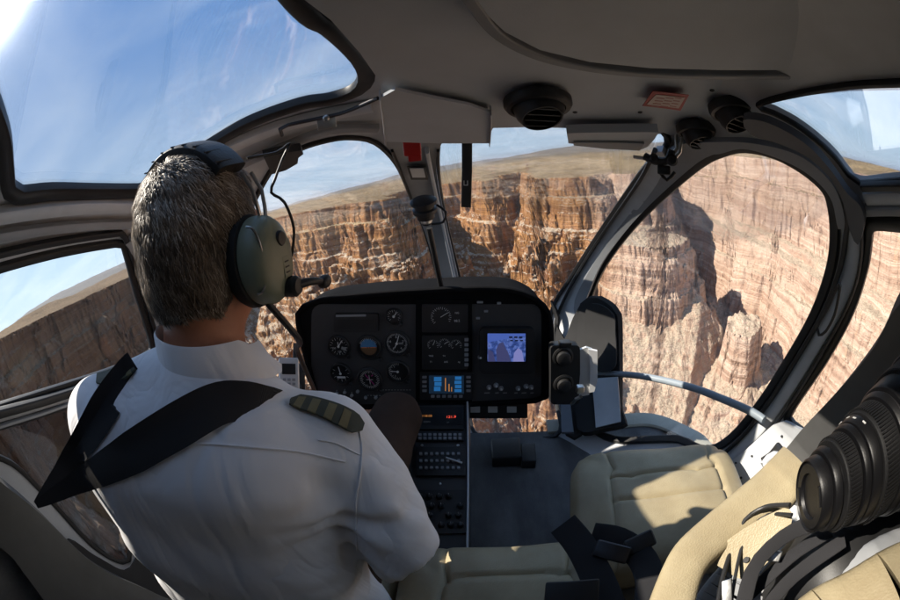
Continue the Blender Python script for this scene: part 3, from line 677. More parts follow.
# centre post
cpst = patch([(386, 134), (398, 159), (411, 198), (425, 231), (441, 290), (446, 335), (466, 335), (461, 290), (448, 230), (438, 180), (436, 152), (441, 132), (415, 124)], on_shell(.985), .02, step=7).build('centre_post', M_FRAMED, heli)
loop_tube([(427, 150), (434, 185), (444, 230), (457, 290), (461, 320)], on_shell(.955), .006, .012, 0, False).build('post_rib', M_FRAME, cpst)
loop_tube([(438, 150), (440, 185), (449, 230), (463, 290), (467, 320)], on_shell(.962), .004, .008, 0, False).build('post_seal', M_RUB, cpst)
loop_tube([(392, 150), (404, 180), (413, 203)], on_shell(.962), .004, .008, 0, False).build('post_seal', M_RUB, cpst)
patch([(407, 166), (425, 166), (428, 179), (411, 179)], on_shell(.955), .003, step=6, smooth=False).build('placard_frame', M_BLK, cpst)
patch([(409.5, 168), (423.5, 168), (425.5, 177), (412.5, 177)], on_shell(.948), .002, step=6, smooth=False).build('placard', M_FRAME, cpst)
# headliner
LN = [(230, -130), (262, -60), (301, -3), (331, 20), (360, 53), (376, 76), (381, 88), (384, 110), (386, 134), (400, 135), (440, 136), (489, 136), (493, 128), (530, 127), (565, 128), (600, 133), (640, 134), (662, 134), (690, 139), (726, 135), (737, 122), (752, 110), (772, 101), (800, 96), (850, 91), (900, 90), (1000, 86), (1080, 60), (1040, -100), (850, -250), (500, -310), (320, -250)]
def dense(P, st=8):
    P = np.array(P, float); out = []
    for i in range(len(P)):
        a_, b_ = P[i], P[(i+1) % len(P)]; k = max(1, int(np.linalg.norm(b_-a_)/st)); out += [a_+(b_-a_)*j/k for j in range(k)]
    return np.array(out)
def LZ(d): return lambda px, py: hit(px, py, lambda p: liner_f(p)+d, 2.6)
liner = patch(dense(LN), on_liner, -.012, step=16, smooth=False).build('roof_liner', M_LINER, heli, angle=45)
def lift(fn, d):
    def f(px, py): p = fn(px, py); n = normals_of(fn, px, py); return p+n*d
    return f
L1 = lift(on_liner, .012)
patch(dense([(381, 88), (384, 110), (386, 134), (440, 136), (489, 136), (491, 118), (490, 104), (470, 96), (430, 88), (395, 80)]), L1, .005, step=9, smooth=False).build('overhead_cover', M_LINER, liner)
loop_tube([(380, 87), (383, 110), (385, 135)], lift(on_liner, .014), .0012, .010, 0, False).build('cover_edge', M_FRAME, liner)
loop_tube([(490, 103), (490, 120), (489, 137)], lift(on_liner, .014), .0012, .010, 0, False).build('cover_edge', M_FRAME, liner)
patch(dense([(462, -20), (482, 10), (505, 32), (540, 50), (590, 62), (650, 68), (720, 70), (790, 70), (860, 73), (905, 76), (1010, 76), (1070, 50), (1020, -100), (840, -230), (520, -280), (470, -160)]), LZ(.034), -.03, step=16, smooth=False).build('liner_bulge', M_LINER, liner, angle=60)
loop_tube([(456, -24), (478, 10), (501, 35), (538, 54), (590, 66), (650, 72), (720, 74), (790, 74), (860, 77), (910, 80), (1010, 80)], LZ(.030), .007, .007, .0, False, 8).build('liner_groove', M_FRAMED, liner)
lm = patch([(565, 119), (612, 118), (656, 118), (652, 126), (646, 134), (640, 137), (603, 135), (567, 130)], L1, .018, step=7, smooth=False).build('map_light', M_LINER, liner)
patch([(572, 127), (642, 128), (638, 136), (604, 134), (572, 130)], lift(on_liner, .031), .004, step=7, smooth=False).build('light_cover', M_FRAMED, lm)
st = patch([(651, 84), (687, 88), (679, 104), (641, 99)], L1, .0012, step=8, smooth=False).build('warning_sticker', plastic('sticker_red', (.35, .05, .045), .5), liner)
patch([(654, 87), (683, 90), (677, 101), (645, 97)], lift(on_liner, .0134), .0008, step=8, smooth=False).build('sticker_face', plastic('sticker_pink', (.58, .46, .42), .5), st)
g = G()
for y in (89.5, 92.3, 95.1, 97.9):
    for x0, x1 in ((655, 663), (664.5, 672), (673.5, 680)):
        sh = -(y-89)*.6; s_ = patch([(x0+sh, y), (x1+sh, y+.8), (x1+sh-.3, y+1.7), (x0+sh-.3, y+.9)], lift(on_liner, .0144), .0003, step=8, smooth=False); g.add(s_.v, s_.f)
g.build('sticker_lines', plastic('sticker_ink', (.40, .16, .14), .5), st)
for (x, y) in [(398, 118), (478, 118), (712, 90), (575, 112), (640, 112)]:
    q = on_liner(np.array([float(x)]), np.array([float(y)]))[0]; n_ = normals_of(on_liner, np.array([float(x)]), np.array([float(y)]))[0]
    G().lathe(q, n_, [(.0045, -.001), (.0045, .0012), (.0035, .0018), (.0012, .0010)], 14).build('screw', M_DKMET, liner)
# round air vents
for i, (x, y, r, lab) in enumerate([(537, 96, .056, 'black round air vent nearest the centre of the grey headliner'), (731, 102, .048, 'black round air vent on the headliner beside the right roof window'), (695, 123, .044, 'black round air vent on the headliner edge above the steel bracket')]):
    q = L1(np.array([float(x)]), np.array([float(y)]))[0]; n_ = normals_of(on_liner, np.array([float(x)]), np.array([float(y)]))[0]
    v = thing('air_vent', lab, 'air vent', q, 'round air vents in the headliner')
    G().lathe(q, n_, [(r, -.004), (r*1.0, .006), (r*.93, .012), (r*.80, .013), (r*.76, .006)], 40, cap=True).build('vent_ring', M_BLK, v)
    ax = n_+np.array([.10, -.28, 0]); ax /= np.linalg.norm(ax)
    b_ = G().lathe(q+n_*.004, ax, [(r*.74, -.02), (r*.76, .0), (r*.72, .018), (r*.60, .030), (r*.56, .030), (r*.54, .012), (0.001, .010)], 40, cap=False).build('vent_nozzle', M_BLK, v)
    g = G(); fr = frame_from(ax, (1, .2, 0))
    for k in (-.5, -.17, .17, .5): g.box(q+n_*.004+ax*.022+fr[:, 1]*r*.6*k*1.4, (r*1.0*math.sqrt(1-min(.9, (k*1.4)**2*.8)), .0025, .012), fr)
    g.build('vent_louvre', M_BLK, b_)
# red release handle, compass, strap, bracket
h = thing('emergency_handle', 'small red release handle at the top of the centre post', 'handle', at(412, 146, .86))
g = G(); c_ = at(412, 146, .86); d_ = frame_from(-raydir(412, 146), (1, 0, 0)); g.box(c_, (.040, .046, .02), d_, bev=.006); g.box(c_+d_[:, 1]*-.026+d_[:, 0]*.004, (.030, .02, .014), d_, bev=.004); g.build('grip', M_RED, h)
G().box(c_+d_[:, 1]*.03, (.05, .012, .03), d_, bev=.003).build('bracket', M_BLK, h)
cp = thing('rod_knob', 'black stepped knob and cable rod clamped to the centre post', 'knob', at(424, 205, .9))
ax = at(428, 230, .93)-at(424, 205, .90); ax /= np.linalg.norm(ax); c_ = at(423, 199, .88)
G().lathe(c_, ax, [(.026, 0), (.032, .004), (.032, .010), (.024, .013), (.024, .022), (.029, .025), (.029, .034), (.021, .038), (.021, .05), (.012, .054), (.012, .066), (.006, .07)], 30).build('knob_body', M_BLK, cp)
G().lathe(c_+ax*.052, ax, [(.013, 0), (.014, .002), (.014, .008), (.012, .01)], 24).build('knob_collar', M_STEEL, cp)
G().tube([at(429, 228, .95), at(436, 262, 1.0), at(441, 286, 1.10)], .0075, 10).build('rod', M_BLK, cp)
G().tube(spline([at(437, 205, .9), at(446, 212, .89), at(443, 222, .9), at(432, 224, .92)], False, .01), .003, 8).build('hose', M_BLK, cp)
g = G(); u_ = at(466, 207, .86)-at(466, 128, .83); fr = frame_from(-raydir(466, 170), (1, 0, 0)); g.tube([at(467, 126, .83), at(467, 170, .845), at(466, 207, .86)], 1, 12, flat=(.0115, .004), up=-raydir(466, 170))
sp_ = thing('hanging_strap', 'black strap hanging from the headliner in front of the right windshield', 'strap', at(466, 126, .83))
g.build('strap_band', M_BLK, sp_)
g = G()
for dx, dy, w_, h_ in ((-2, 0, .8, 5), (1.6, 0, .8, 5), (-.2, 2.1, 4, .8)): s_ = patch([(466+dx-w_/2, 183+dy-h_/2), (466+dx+w_/2, 183+dy-h_/2), (466+dx+w_/2, 183+dy+h_/2), (466+dx-w_/2, 183+dy+h_/2)], lambda a_, b_: CP+raydir(a_, b_)*.843, .001, step=9, smooth=False); g.add(s_.v, s_.f)
g.build('strap_mark', M_MARK, sp_)
bk = thing('window_latch', 'steel and black latch bracket at the top of the right windshield post', 'latch', at(665, 150, .85))
g = G(); g.tube([at(676, 134, .82), at(677, 148, .82), at(668, 160, .82)], .004, 8); g.tube([at(682, 136, .82), at(680, 152, .82), at(672, 162, .82)], .004, 8); g.tube([at(634, 157, .86), at(650, 159, .84), at(660, 158, .83)], .0045, 10)
g.build('latch_arm', M_STEEL, bk)
g = G(); g.tube(spline([at(645, 156, .84), at(655, 161, .83), at(668, 160, .82), at(672, 150, .82)], False, .01), .009, 10); g.box(at(664, 170, .83), (.03, .02, .02), frame_from(-raydir(664, 170)), bev=.004); g.lathe(at(672, 160, .82), -raydir(672, 160), [(.013, 0), (.013, .012), (.009, .016)], 20); g.lathe(at(654, 158, .83), -raydir(654, 158), [(.010, 0), (.010, .012), (.006, .016)], 20)
g.tube(spline([at(660, 172, .83), at(667, 180, .83), at(675, 172, .83)], False, .01), .004, 8)
g.build('latch_body', M_BLK, bk)
# rod along the left roof beam, black sun visor stub
rd = thing('grab_rod', 'thin rod with a metal clip on the beam below the left roof window', 'rod', at(325, 117, .9))
f_ = on_shell(.95); q = spline([(282, 135), (280, 129), (288, 125), (320, 118), (345, 112), (378, 98)], False, 5); g = G(); g.tube(f_(q[:, 0], q[:, 1]), .0042, 10); g.build('rod_bar', M_DKMET, rd)
g = G(); c_ = f_(np.array([326.]), np.array([118.]))[0]; fr = frame_from(CP-c_); g.box(c_-fr[:, 1]*.012, (.04, .022, .008), fr, bev=.002); g.lathe(c_+fr[:, 2]*.004, fr[:, 2], [(.007, 0), (.007, .008), (.004, .011)], 16); g.build('clip', M_STEEL, rd)
patch([(262, 150), (280, 146), (300, 143), (302, 147), (297, 151), (296, 157), (284, 164), (270, 168)], on_shell(.96), .02, step=6, smooth=False).build('visor_stub', M_BLK, heli)
# lower left door structure
ridge([(-20, 418), (40, 402), (90, 386), (140, 368), (165, 362)], .011, .012, M_BLK, 'door_rail', .97)
ridge([(-20, 432), (40, 414), (76, 402), (88, 404)], .004, .008, M_FRAMED, 'door_rail', .965)
patch([(-70, 440), (-20, 462), (0, 477), (35, 507), (90, 560), (150, 591), (190, 612), (260, 680), (110, 690), (48, 606), (22, 570), (0, 543), (-60, 500)], on_shell(.82), .03, step=12).build('door_pillar', plastic('pillar_trim', (.085, .085, .082), .6, .4, 600), heli)
patch([(-120, 480), (0, 545), (25, 575), (60, 625), (60, 740), (-60, 680)], on_shell(.86), .01, step=14).build('side_carpet', M_CARPET, heli)
patch([(64, 540), (96, 556), (124, 570), (136, 556), (140, 545), (165, 560), (260, 690), (150, 720), (60, 600)], on_shell(.93), .015, step=12).build('dark_gap_fill', plastic('dark_gap_tone', (.045, .045, .046), .8, .4, 500, .1, .1), heli)  # dark sheet added over the bright shell to darken the gap
# dark pillar on the right
patch([(960, 235), (920, 268), (900, 292), (881, 333), (850, 376), (812, 420), (796, 440), (784, 455), (775, 475), (800, 500), (900, 500), (1000, 470), (1020, 330), (1000, 250)], on_shell(.80), .03, step=12).build('side_pillar', plastic('pillar_grey', (.10, .10, .10), .65, .4, 600), heli)
# floor
g = G(); fl = dense([(-.86, -1.3), (.86, -1.3), (.9, .2), (.90, .80), (.86, .90), (.76, 1.02), (.40, 1.05), (.05, 1.07), (-.45, 1.07), (-.84, .9), (-.9, .2)], .08)
Vf, Tf = triangulate(fl, (), .1); g.solid(np.c_[Vf, np.full(len(Vf), .15)], Tf, np.tile([0, 0, -1.], (len(Vf), 1)), .03); flo = g.build('cabin_floor', M_CARPET, heli)
g = G(); e_ = spline([(.34, 1.075, .152), (.60, 1.06, .155), (.77, 1.03, .158), (.875, .91, .165), (.915, .80, .17), (.90, .5, .17)], False, .03); g.tube(e_, 1, 10, flat=(.040, .010), up=(0, 0, 1)); g.build('floor_edge', plastic('sill_beige', (.36, .345, .29), .6, .2), flo)
g = G(); g.box((.17, .93, .175), (.10, .10, .05), bev=.008); g.box((.245, .91, .17), (.05, .09, .04), Rz(-4), bev=.006); g.build('floor_box', M_BLK, flo)
g = G(); g.box((.47, 1.03, .165), (.014, .06, .025), bev=.003); g.build('floor_stop', M_BLK, flo)

# ------------------------------------------------------------------ instrument panel
PN = np.array([0, -1, .10]); PN /= np.linalg.norm(PN)
def PF(d=0): return on_plane(np.array([0, 1.0, .6])+PN*d, PN)
def p1(fn, x, y): return fn(np.array([float(x)]), np.array([float(y)]))[0]
def rect(x0, y0, x1, y1, fn, th, r=0, sk=0):
    if r <= 0: return patch([(x0, y0+sk), (x1, y0), (x1, y1), (x0, y1+sk)], fn, th, step=99, smooth=False)
    o = []
    for cx, cy, a0 in ((x1-r, y0+r, -90), (x1-r, y1-r, 0), (x0+r, y1-r, 90), (x0+r, y0+r, 180)):
        for k in range(5): t = math.radians(a0+22.5*k); o.append((cx+r*math.cos(t), cy+r*math.sin(t)))
    return patch(o, fn, th, step=99, smooth=False)
def merge(gs):
    g = G()
    for q in gs: g.add(q.v, q.f)
    return g
pan = thing('instrument_panel', 'wide black instrument panel with round dials and two lit screens', 'instrument panel', (-.08, 1.0, .40))
OUT = [(299, 325), (298, 314), (304, 306), (318, 301), (332, 298), (380, 293.5), (430, 290.5), (480, 288.5), (510, 290), (530, 296), (544, 306), (550, 320), (551, 345), (550, 385), (546, 396), (535, 400), (470, 403.5), (420, 405), (360, 406.5), (330, 407), (322, 403), (316, 392), (305, 350)]
o = spline(OUT, True, 6); Vp, Tp = triangulate(o, (), 18); P = PF()(Vp[:, 0], Vp[:, 1]); g = G(); g.solid(P, Tp, np.tile(-PN, (len(P), 1)), .17); g.build('panel_body', M_HOOD, pan)
loop_tube(OUT, PF(.004), .008, .014).build('panel_hood', M_HOOD, pan)
# dash top running forward to the windshield
face = rect(312, 304, 541, 402, PF(.0005), .003, 10, 4).build('panel_face', M_PANEL, pan)
f0 = PF(.0035)
rect(416, 299, 472, 402, f0, .004, 2).build('centre_bezel', M_HOOD, pan)
def ticks(c, r0, r1, w, n, a0, a1, every=0):
    g = G(); fr = frame_from(PN, (1, 0, 0))
    for k in range(n):
        t = math.radians(a0+(a1-a0)*k/(n-1)); d_ = fr[:, 0]*math.sin(t)+fr[:, 1]*math.cos(t); s_ = frame_from(PN, np.cross(d_, PN)); rr = r0-(.003 if every and k % every == 0 else 0)
        g.box(c+d_*(rr+r1)/2, (w, r1-rr, .0006), s_)
    return g
def word(txt, c, h, mat, name, parent, n_=None, up=None, align='CENTER'):
    cu = bpy.data.curves.new('t', 'FONT'); cu.body = txt; cu.size = h; cu.align_x = align; cu.align_y = 'CENTER'; cu.extrude = .0003
    ob = bpy.data.objects.new('t', cu); COL.objects.link(ob); dg = bpy.context.evaluated_depsgraph_get(); me = ob.evaluated_get(dg).to_mesh()
    fr = frame_from(PN if n_ is None else n_, (1, 0, 0)); v = np.array([tuple(q.co) for q in me.vertices]); f = [tuple(p.vertices) for p in me.polygons]
    ob.evaluated_get(dg).to_mesh_clear(); bpy.data.objects.remove(ob); g = G(); g.add(v @ fr.T+np.array(c), f); return g.build(name, mat, parent, fix=False)
def gauge(x, y, r, kind):
    c = p1(f0, x, y); fr = frame_from(PN, (1, 0, 0)); X, Y = fr[:, 0], fr[:, 1]
    b = G().lathe(c, PN, [(r*1.16, -.002), (r*1.16, .007), (r*1.06, .010), (r*.98, .010), (r*.96, .001)], 40).build('gauge', M_BLK, pan)
    z = c+PN*.003
    G().lathe(z, PN, [(r*.95, -.002), (r*.95, .0)], 36).build('gauge_dial', M_DIAL, b)
    z = c+PN*.0036
    if kind == 'att':
        for s_, m, nm in ((1, M_SKYB, 'dial_sky'), (-1, M_BROWN, 'dial_ground')):
            g = G(); a_ = np.linspace(0, math.pi, 17)*s_; pts = [z+X*r*.74*math.cos(t)+Y*(r*.74*math.sin(t)+.001) for t in a_]; N_ = len(pts); g.add(pts+[q+PN*.0006 for q in pts], [tuple(range(N_))[::-1], tuple(range(N_, 2*N_))]); g.build(nm, m, b, fix=False)
        g = G(); g.box(z+PN*.0012-X*r*.4, (r*.5, .0022, .0006), fr); g.box(z+PN*.0012+X*r*.4, (r*.5, .0022, .0006), fr); g.box(z+PN*.0012, (.003, .003, .0006), fr); g.build('aircraft_symbol', M_ORNG, b)
        gg = ticks(z+PN*.0006, r*.76, r*.90, .0011, 13, -60, 60, 3)
    elif kind == 'hsi':
        gg = ticks(z, r*.68, r*.88, .0011, 36, 0, 350, 3)
        g = G(); g.box(z+PN*.001, (.0025, r*1.2, .0006), fr @ Rz(35)); g.box(z+PN*.001+X*r*.28+Y*r*.4, (.008, .003, .0006), fr @ Rz(35)); g.build('course_bar', M_MAG, b)
        g = G(); g.box(z+PN*.0018, (.0018, r*.9, .0006), fr); g.box(z+PN*.0018, (r*.6, .0018, .0006), fr); g.build('aircraft_symbol', M_MARK, b)
    else:
        a0, a1, n = {'air': (-20, 320, 18), 'alt': (0, 350, 50), 'vsi': (-190, 10, 21), 'turn': (60, 300, 9), 'small': (-130, 130, 14), 'adf': (0, 350, 36)}[kind]
        gg = ticks(z, r*.74, r*.90, .0010, n, a0, a1, 5 if kind == 'alt' else 2)
        ang = {'air': (35, 0), 'alt': (20, -150), 'vsi': (-85, None), 'turn': (-8, None), 'small': (40, None), 'adf': (-40, None)}[kind]
        g = G()
        for t, L in zip(ang, (.82, .5)):
            if t is None: continue
            R_ = fr @ Rz(-t); g.box(z+PN*.002+R_[:, 1]*r*L*.42, (.0026, r*L, .0008), R_)
        g.lathe(z+PN*.002, PN, [(.004, 0), (.004, .002), (.002, .003)], 14); g.build('needle', M_MARK, b)
        if kind == 'turn':
            g = G(); g.box(z+PN*.001-Y*r*.42, (r*.9, .007, .0008), fr); g.build('slip_tube', M_MARK, b)
        if kind == 'air':
            g = G(); R_ = fr @ Rz(-115); g.box(z+PN*.0008+R_[:, 1]*r*.55, (.010, r*.5, .0005), R_); g.build('dial_flag', M_MARKD, b)
        if kind == 'alt':
            g = G(); g.box(z+PN*.001+X*r*.35, (r*.4, .006, .0005), fr); g.build('dial_flag', M_MARKD, b)
        if kind in ('air', 'alt', 'vsi'):
            for k, (t, s_) in enumerate({'air': [(40, '40'), (110, '80'), (180, '120'), (250, '150')], 'alt': [(0, '0'), (72, '2'), (144, '4'), (216, '6'), (288, '8')], 'vsi': [(-90, '0'), (-30, '1'), (-150, '1')]}[kind]):
                t = math.radians(t); word(s_, z+PN*.0004+X*r*.56*math.sin(t)+Y*r*.56*math.cos(t), r*.26, M_MARK, 'dial_number', b)
    gg.build('dial_marks', M_MARK, b)
    k_ = G().lathe(c-Y*r*1.12+X*r*.85, PN, [(.006, 0), (.006, .010), (.004, .012)], 14).build('set_knob', M_BLK, b)
for q in [(339, 346, .033, 'air'), (369, 347, .036, 'att'), (397, 343, .036, 'alt'), (341, 373, .033, 'turn'), (370, 379, .037, 'hsi'), (398, 371, .033, 'vsi'), (394, 316, .022, 'small')]: gauge(*q)
r_ = rect(335, 313, 379, 331, f0, .012, 1.5, .8).build('radio_unit', M_BLK, pan)
rect(336, 314.2, 366, 316.4, PF(.0156), .0008, 0, .5).build('radio_slot', M_FRAMED, r_)
rect(338, 319, 375, 328.5, PF(.0156), .0008).build('radio_display', M_DIAL, r_)
g = G()
for i, (x, y) in enumerate([(337, 393), (345, 392), (352, 395), (333, 398), (358, 391), (343, 399), (366, 397), (376, 397), (384, 397), (392, 396), (400, 396), (408, 396)]): G().lathe(p1(f0, x, y), PN, [(.0055, 0), (.0055, .008), (.003, .010)], 14).build('panel_switch', M_FRAMED, pan)
for (x, y) in [(337, 393), (345, 392), (352, 395), (333, 398)]:
    G().lathe(p1(f0, x, y-2.6), PN, [(.0016, 0), (.0016, .004)], 10).build('switch_tip', M_MARKD, pan)
for y in (390, 395.5):
    for x in range(368, 411, 3): G().box(p1(PF(.0045), x, y), (.0055, .002, .0008), frame_from(PN)).build('legend_print', M_MARKD, pan)
G().lathe(p1(PF(.004), 321.5, 397), PN, [(.0065, 0), (.006, .004), (.003, .006)], 16).build('warning_lamp', E_RED, pan)
# engine display: two small screens of arcs
ud = rect(422, 304, 468, 332, PF(.0075), .004, 1.5).build('engine_display', M_BLK, pan)
ld = rect(422, 335, 468, 369, PF(.0075), .004, 1.5).build('engine_display', M_BLK, pan)
for par, cx, cy, R_, n in ((ud, 441, 317, .030, 22), (ld, 433, 345, .017, 14), (ld, 444.5, 344, .017, 14), (ld, 456, 345, .017, 14)):
    c = p1(PF(.0122), cx, cy); ticks(c, R_*.85, R_, .0010, n, -130, 120, 2).build('dial_marks', M_MARK, par)
    g = G(); fr = frame_from(PN) @ Rz(-60+cx % 40); g.box(c+fr[:, 1]*R_*.35, (.0016, R_*.8, .0006), fr); g.build('needle', M_MARK, par)
for (s_, x, y, h) in [('98.2', 457, 321, .010), ('NG', 457, 313, .008), ('TRQ', 431, 356, .007), ('T4', 444, 356, .007), ('71', 431, 362, .008), ('642', 446, 362, .008), ('kg', 459, 362, .007)]:
    word(s_, p1(PF(.0122), x, y), h, M_MARK, 'screen_text', ud if y < 334 else ld)
for k in range(6):
    rect(464.5, 338+k*5, 468.5, 341+k*5, PF(.012), .003, .5).build('button', M_FRAMED, pan)
nav = rect(420, 372, 473, 399, PF(.0075), .006, 1.5).build('navigation_unit', M_BLK, pan)
rect(429, 375.5, 464, 393.5, PF(.0137), .001).build('nav_screen', emis('dim_lcd', (.02, .05, .10), .12), nav)
for k, (x0, y0, x1, y1) in enumerate([(434, 377, 441.5, 381.3), (434.5, 382, 441.5, 386), (434, 386.8, 440.5, 391), (455, 376.5, 461.5, 379.8), (454.5, 380.8, 461.5, 384), (455, 385, 461.5, 388.2), (454.5, 389.2, 461.5, 392)]): rect(x0, y0, x1, y1, PF(.0150), .0006).build('lcd_block', E_BLUE, nav)
for k, (x0, y0, x1, y1) in enumerate([(445, 378, 446, 391), (448.5, 384, 449.6, 391.5), (451.2, 387, 452, 391.5)]): rect(x0, y0, x1, y1, PF(.0150), .0006).build('lcd_bar', E_AMB, nav)
for x in (424.5, 468.5):
    for y in (377, 381.5, 386, 390.5): rect(x-2.2, y-1.1, x+2.2, y+1.1, PF(.0137), .003, .5).build('button', M_FRAMED, nav)
for k in range(6): rect(431+k*5.6, 395, 434.6+k*5.6, 397.4, PF(.0137), .003, .5).build('button', M_FRAMED, nav)
# video screen on the right
scn = rect(479, 326, 534, 371, f0, .022, 6).build('map_display', M_BLK, pan)
rect(486, 332, 527, 363, PF(.0257), .0008, 1).build('screen_glass', M_DIAL, scn)
rect(487.5, 333.5, 525.5, 361.5, PF(.0268), .0006).build('screen_picture', E_VID, scn)
patch([(487.5, 333.5), (525.5, 333.5), (525.5, 336), (510, 338.5), (500, 340), (487.5, 342.5)], PF(.0276), .0005, step=99, smooth=False).build('screen_sky', E_VSKY, scn)
patch([(497, 361.5), (496, 350), (499, 343.5), (503, 342), (505, 347), (508, 352), (511, 361.5)], PF(.0276), .0005, step=99, smooth=False).build('screen_rock', E_VROCK, scn)
patch([(513, 361.5), (514, 353), (518, 348), (522, 351), (524, 361.5)], PF(.0276), .0005, step=99, smooth=False).build('screen_rock', emis('screen_rock_pale', (.30, .32, .75), .25), scn)
patch([(488, 361.5), (488, 349), (493, 352), (495.5, 361.5)], PF(.0276), .0005, step=99, smooth=False).build('screen_rock', E_VROCK, scn)
g = merge([rect(509+k*5, 336.5, 512.5+k*5, 338, PF(.0283), .0004) for k in range(3)]+[rect(510+k*5, 340, 513+k*5, 341.2, PF(.0283), .0004) for k in range(3)]); g.build('screen_text', M_DIAL, scn)

for (x, y) in [(480.5, 357), (489, 387), (496, 385), (501, 388), (518, 388), (526, 386), (531, 387)]:
    sw = G().lathe(p1(f0, x, y), PN, [(.008, 0), (.008, .005), (.005, .007)], 16).build('toggle_switch', M_FRAMED, pan)
    G().tube([p1(f0, x, y)+PN*.005, p1(f0, x, y)+PN*.024+np.array([0, 0, .008])], [.0022, .0034], 10).build('toggle_lever', M_SILVER, sw)
for x, w in ((487, 8), (497, 5), (505, 6), (516, 5), (524, 7), (532, 5)): G().box(p1(PF(.004), x, 393), (w*.0031*.7, .003, .0006), frame_from(PN)).build('legend_print', M_MARKD, pan)
for (x, y, w) in ((480, 302, 6), (486, 311, 4), (499, 303, 4), (478, 318, 4)):
    rect(x-w/2, y-1, x+w/2, y+1, f0, .004, .4).build('push_button', M_FRAMED, pan)
# strip of three white labels under the panel
an = rect(468, 402, 527, 416, PF(-.01), .014, 1).build('label_strip', M_BLK, pan)
for x in (470.5, 488, 507): rect(x, 406.5, x+9.5, 412.5, PF(.0045), .0008, .5, -.4).build('white_label', M_SILVER, an)
# block of two round controls at the right end
sb = rect(548.5, 341, 577, 399, PF(.03), .035, 4).build('side_control_box', M_BLK, pan)
for (x, y) in ((563, 357), (563.5, 384)):
    kb = G().lathe(p1(PF(.066), x, y), PN, [(.032, -.003), (.032, .004), (.026, .006), (.026, .003), (.022, .003), (.020, .018), (.016, .020)], 32).build('round_knob', M_BLK, sb)
G().box(p1(PF(.06), 565, 343), (.035, .012, .03), frame_from(PN), bev=.004).build('box_cap', M_BLK, sb)
# silver hand unit clipped beside it
hu = thing('paper_stack', 'folded white papers clipped beside the right end of the panel', 'papers', on_axis(588, 392, 1, .9))
fq = on_plane(on_axis(588, 370, 1, .93), (-.25, -1, .1))
merge([patch([(578, 349), (586, 346), (592, 348), (593, 380), (589, 393), (579, 395)], fq, .012, step=99, smooth=False)]).build('paper_sheet', M_SILVER, hu)
merge([patch([(588, 347), (597, 349), (597, 378), (594, 389), (589, 390), (590, 365)], lift(fq, .006), .012, step=99, smooth=False)]).build('paper_sheet', M_WHITE, hu)
g = G(); g.tube([at(582, 396, 1.0), at(576, 399, 1.0), at(572, 404, 1.02)], .005, 8); g.box(at(580, 389, .99), (.02, .02, .02), frame_from(PN), bev=.004); g.build('paper_clip', M_STEEL, hu)

# ------------------------------------------------------------------ centre console
CN = np.array([0, -.155, 1]); CN /= np.linalg.norm(CN)
def CF(d=0): return on_plane(np.array([0, .5, .30])+CN*d, CN)
con = thing('centre_console', 'black radio console running down from the instrument panel', 'console', (-.07, .7, .15))
Vp, Tp = triangulate(np.array([(411, 404), (469, 404), (469, 470), (469, 560), (411, 560), (411, 470)], float), (), 14); P = CF()(Vp[:, 0], Vp[:, 1]); g = G(); g.solid(P, Tp, np.tile(-CN, (len(P), 1)), .15); g.build('console_body', M_PANEL, con)
loop_tube([(467.5, 404), (468, 440), (468, 490), (467, 560)], CF(.002), .003, .012, 0, False).build('console_edge', M_FRAME, con)
c0 = CF(.001)
def unit(x0, y0, x1, y1, nm, th=.010): return rect(x0, y0, x1, y1, c0, th, 1.5).build(nm, M_BLK, con)
fr = frame_from(CN, (1, 0, 0))
u1 = unit(416, 409, 464, 431, 'radio_unit')
rect(418, 413, 462, 425, CF(.0112), .0006).build('radio_display', M_DIAL, u1)
for (s_, x, y, h, m) in [('118.05', 427, 416, .012, E_AMB), ('121.9', 451, 417, .014, emis('red_lcd', (.8, .08, .05), .5)), ('COM1', 427, 422, .008, M_MARKD), ('RF', 448, 422.5, .007, M_MARKD)]: word(s_, p1(CF(.012), x, y), h, m, 'radio_digits', u1, CN)
u2 = unit(416, 432.5, 464, 442, 'button_strip', .008)
for k in range(9):
    for j in range(2): rect(418.5+k*5, 434+j*3.6, 421.6+k*5, 436.4+j*3.6, CF(.009), .004, .5).build('button', M_FRAMED, u2)
u3 = unit(416, 449, 466, 477, 'radio_unit')
for k in range(8):
    for j in range(3): rect(419.5+k*5.4, 453+j*7, 422.3+k*5.4, 455.5+j*7, CF(.011), .004, .5).build('button', M_FRAMED, u3)
rect(427, 459, 446, 466.5, CF(.0112), .0006).build('radio_display', M_DIAL, u3)
u4 = unit(415, 491, 466, 534, 'audio_panel', .006)
for j in range(4):
    for k in range(5):
        if (j+k) % 5 == 4: continue
        c = p1(CF(.007), 420+k*9.6+(j % 2)*2, 497+j*9.5); b_ = G().lathe(c, CN, [(.0085, 0), (.0085, .006), (.006, .012), (.005, .0125)], 16).build('knob', M_BLK, u4)
        G().box(c+CN*.0131+fr[:, 1]*.0025, (.0012, .005, .0008), fr).build('knob_mark', M_MARKD, b_)
for (x, y) in [(440, 484), (422, 445.5), (458, 445.5), (463, 524)]: G().lathe(p1(c0, x, y), CN, [(.004, 0), (.004, .002), (.002, .003)], 12).build('screw', M_STEEL, con)
g = G(); g.tube([p1(CF(.02), 446, 457.5), p1(CF(.018), 462, 463)], [.0022, .0030], 10); tag(g.build('pen', M_SILVER, None, p1(CF(.02), 446, 457.5)), 'silver pen lying across the lower radio of the console', 'pen')

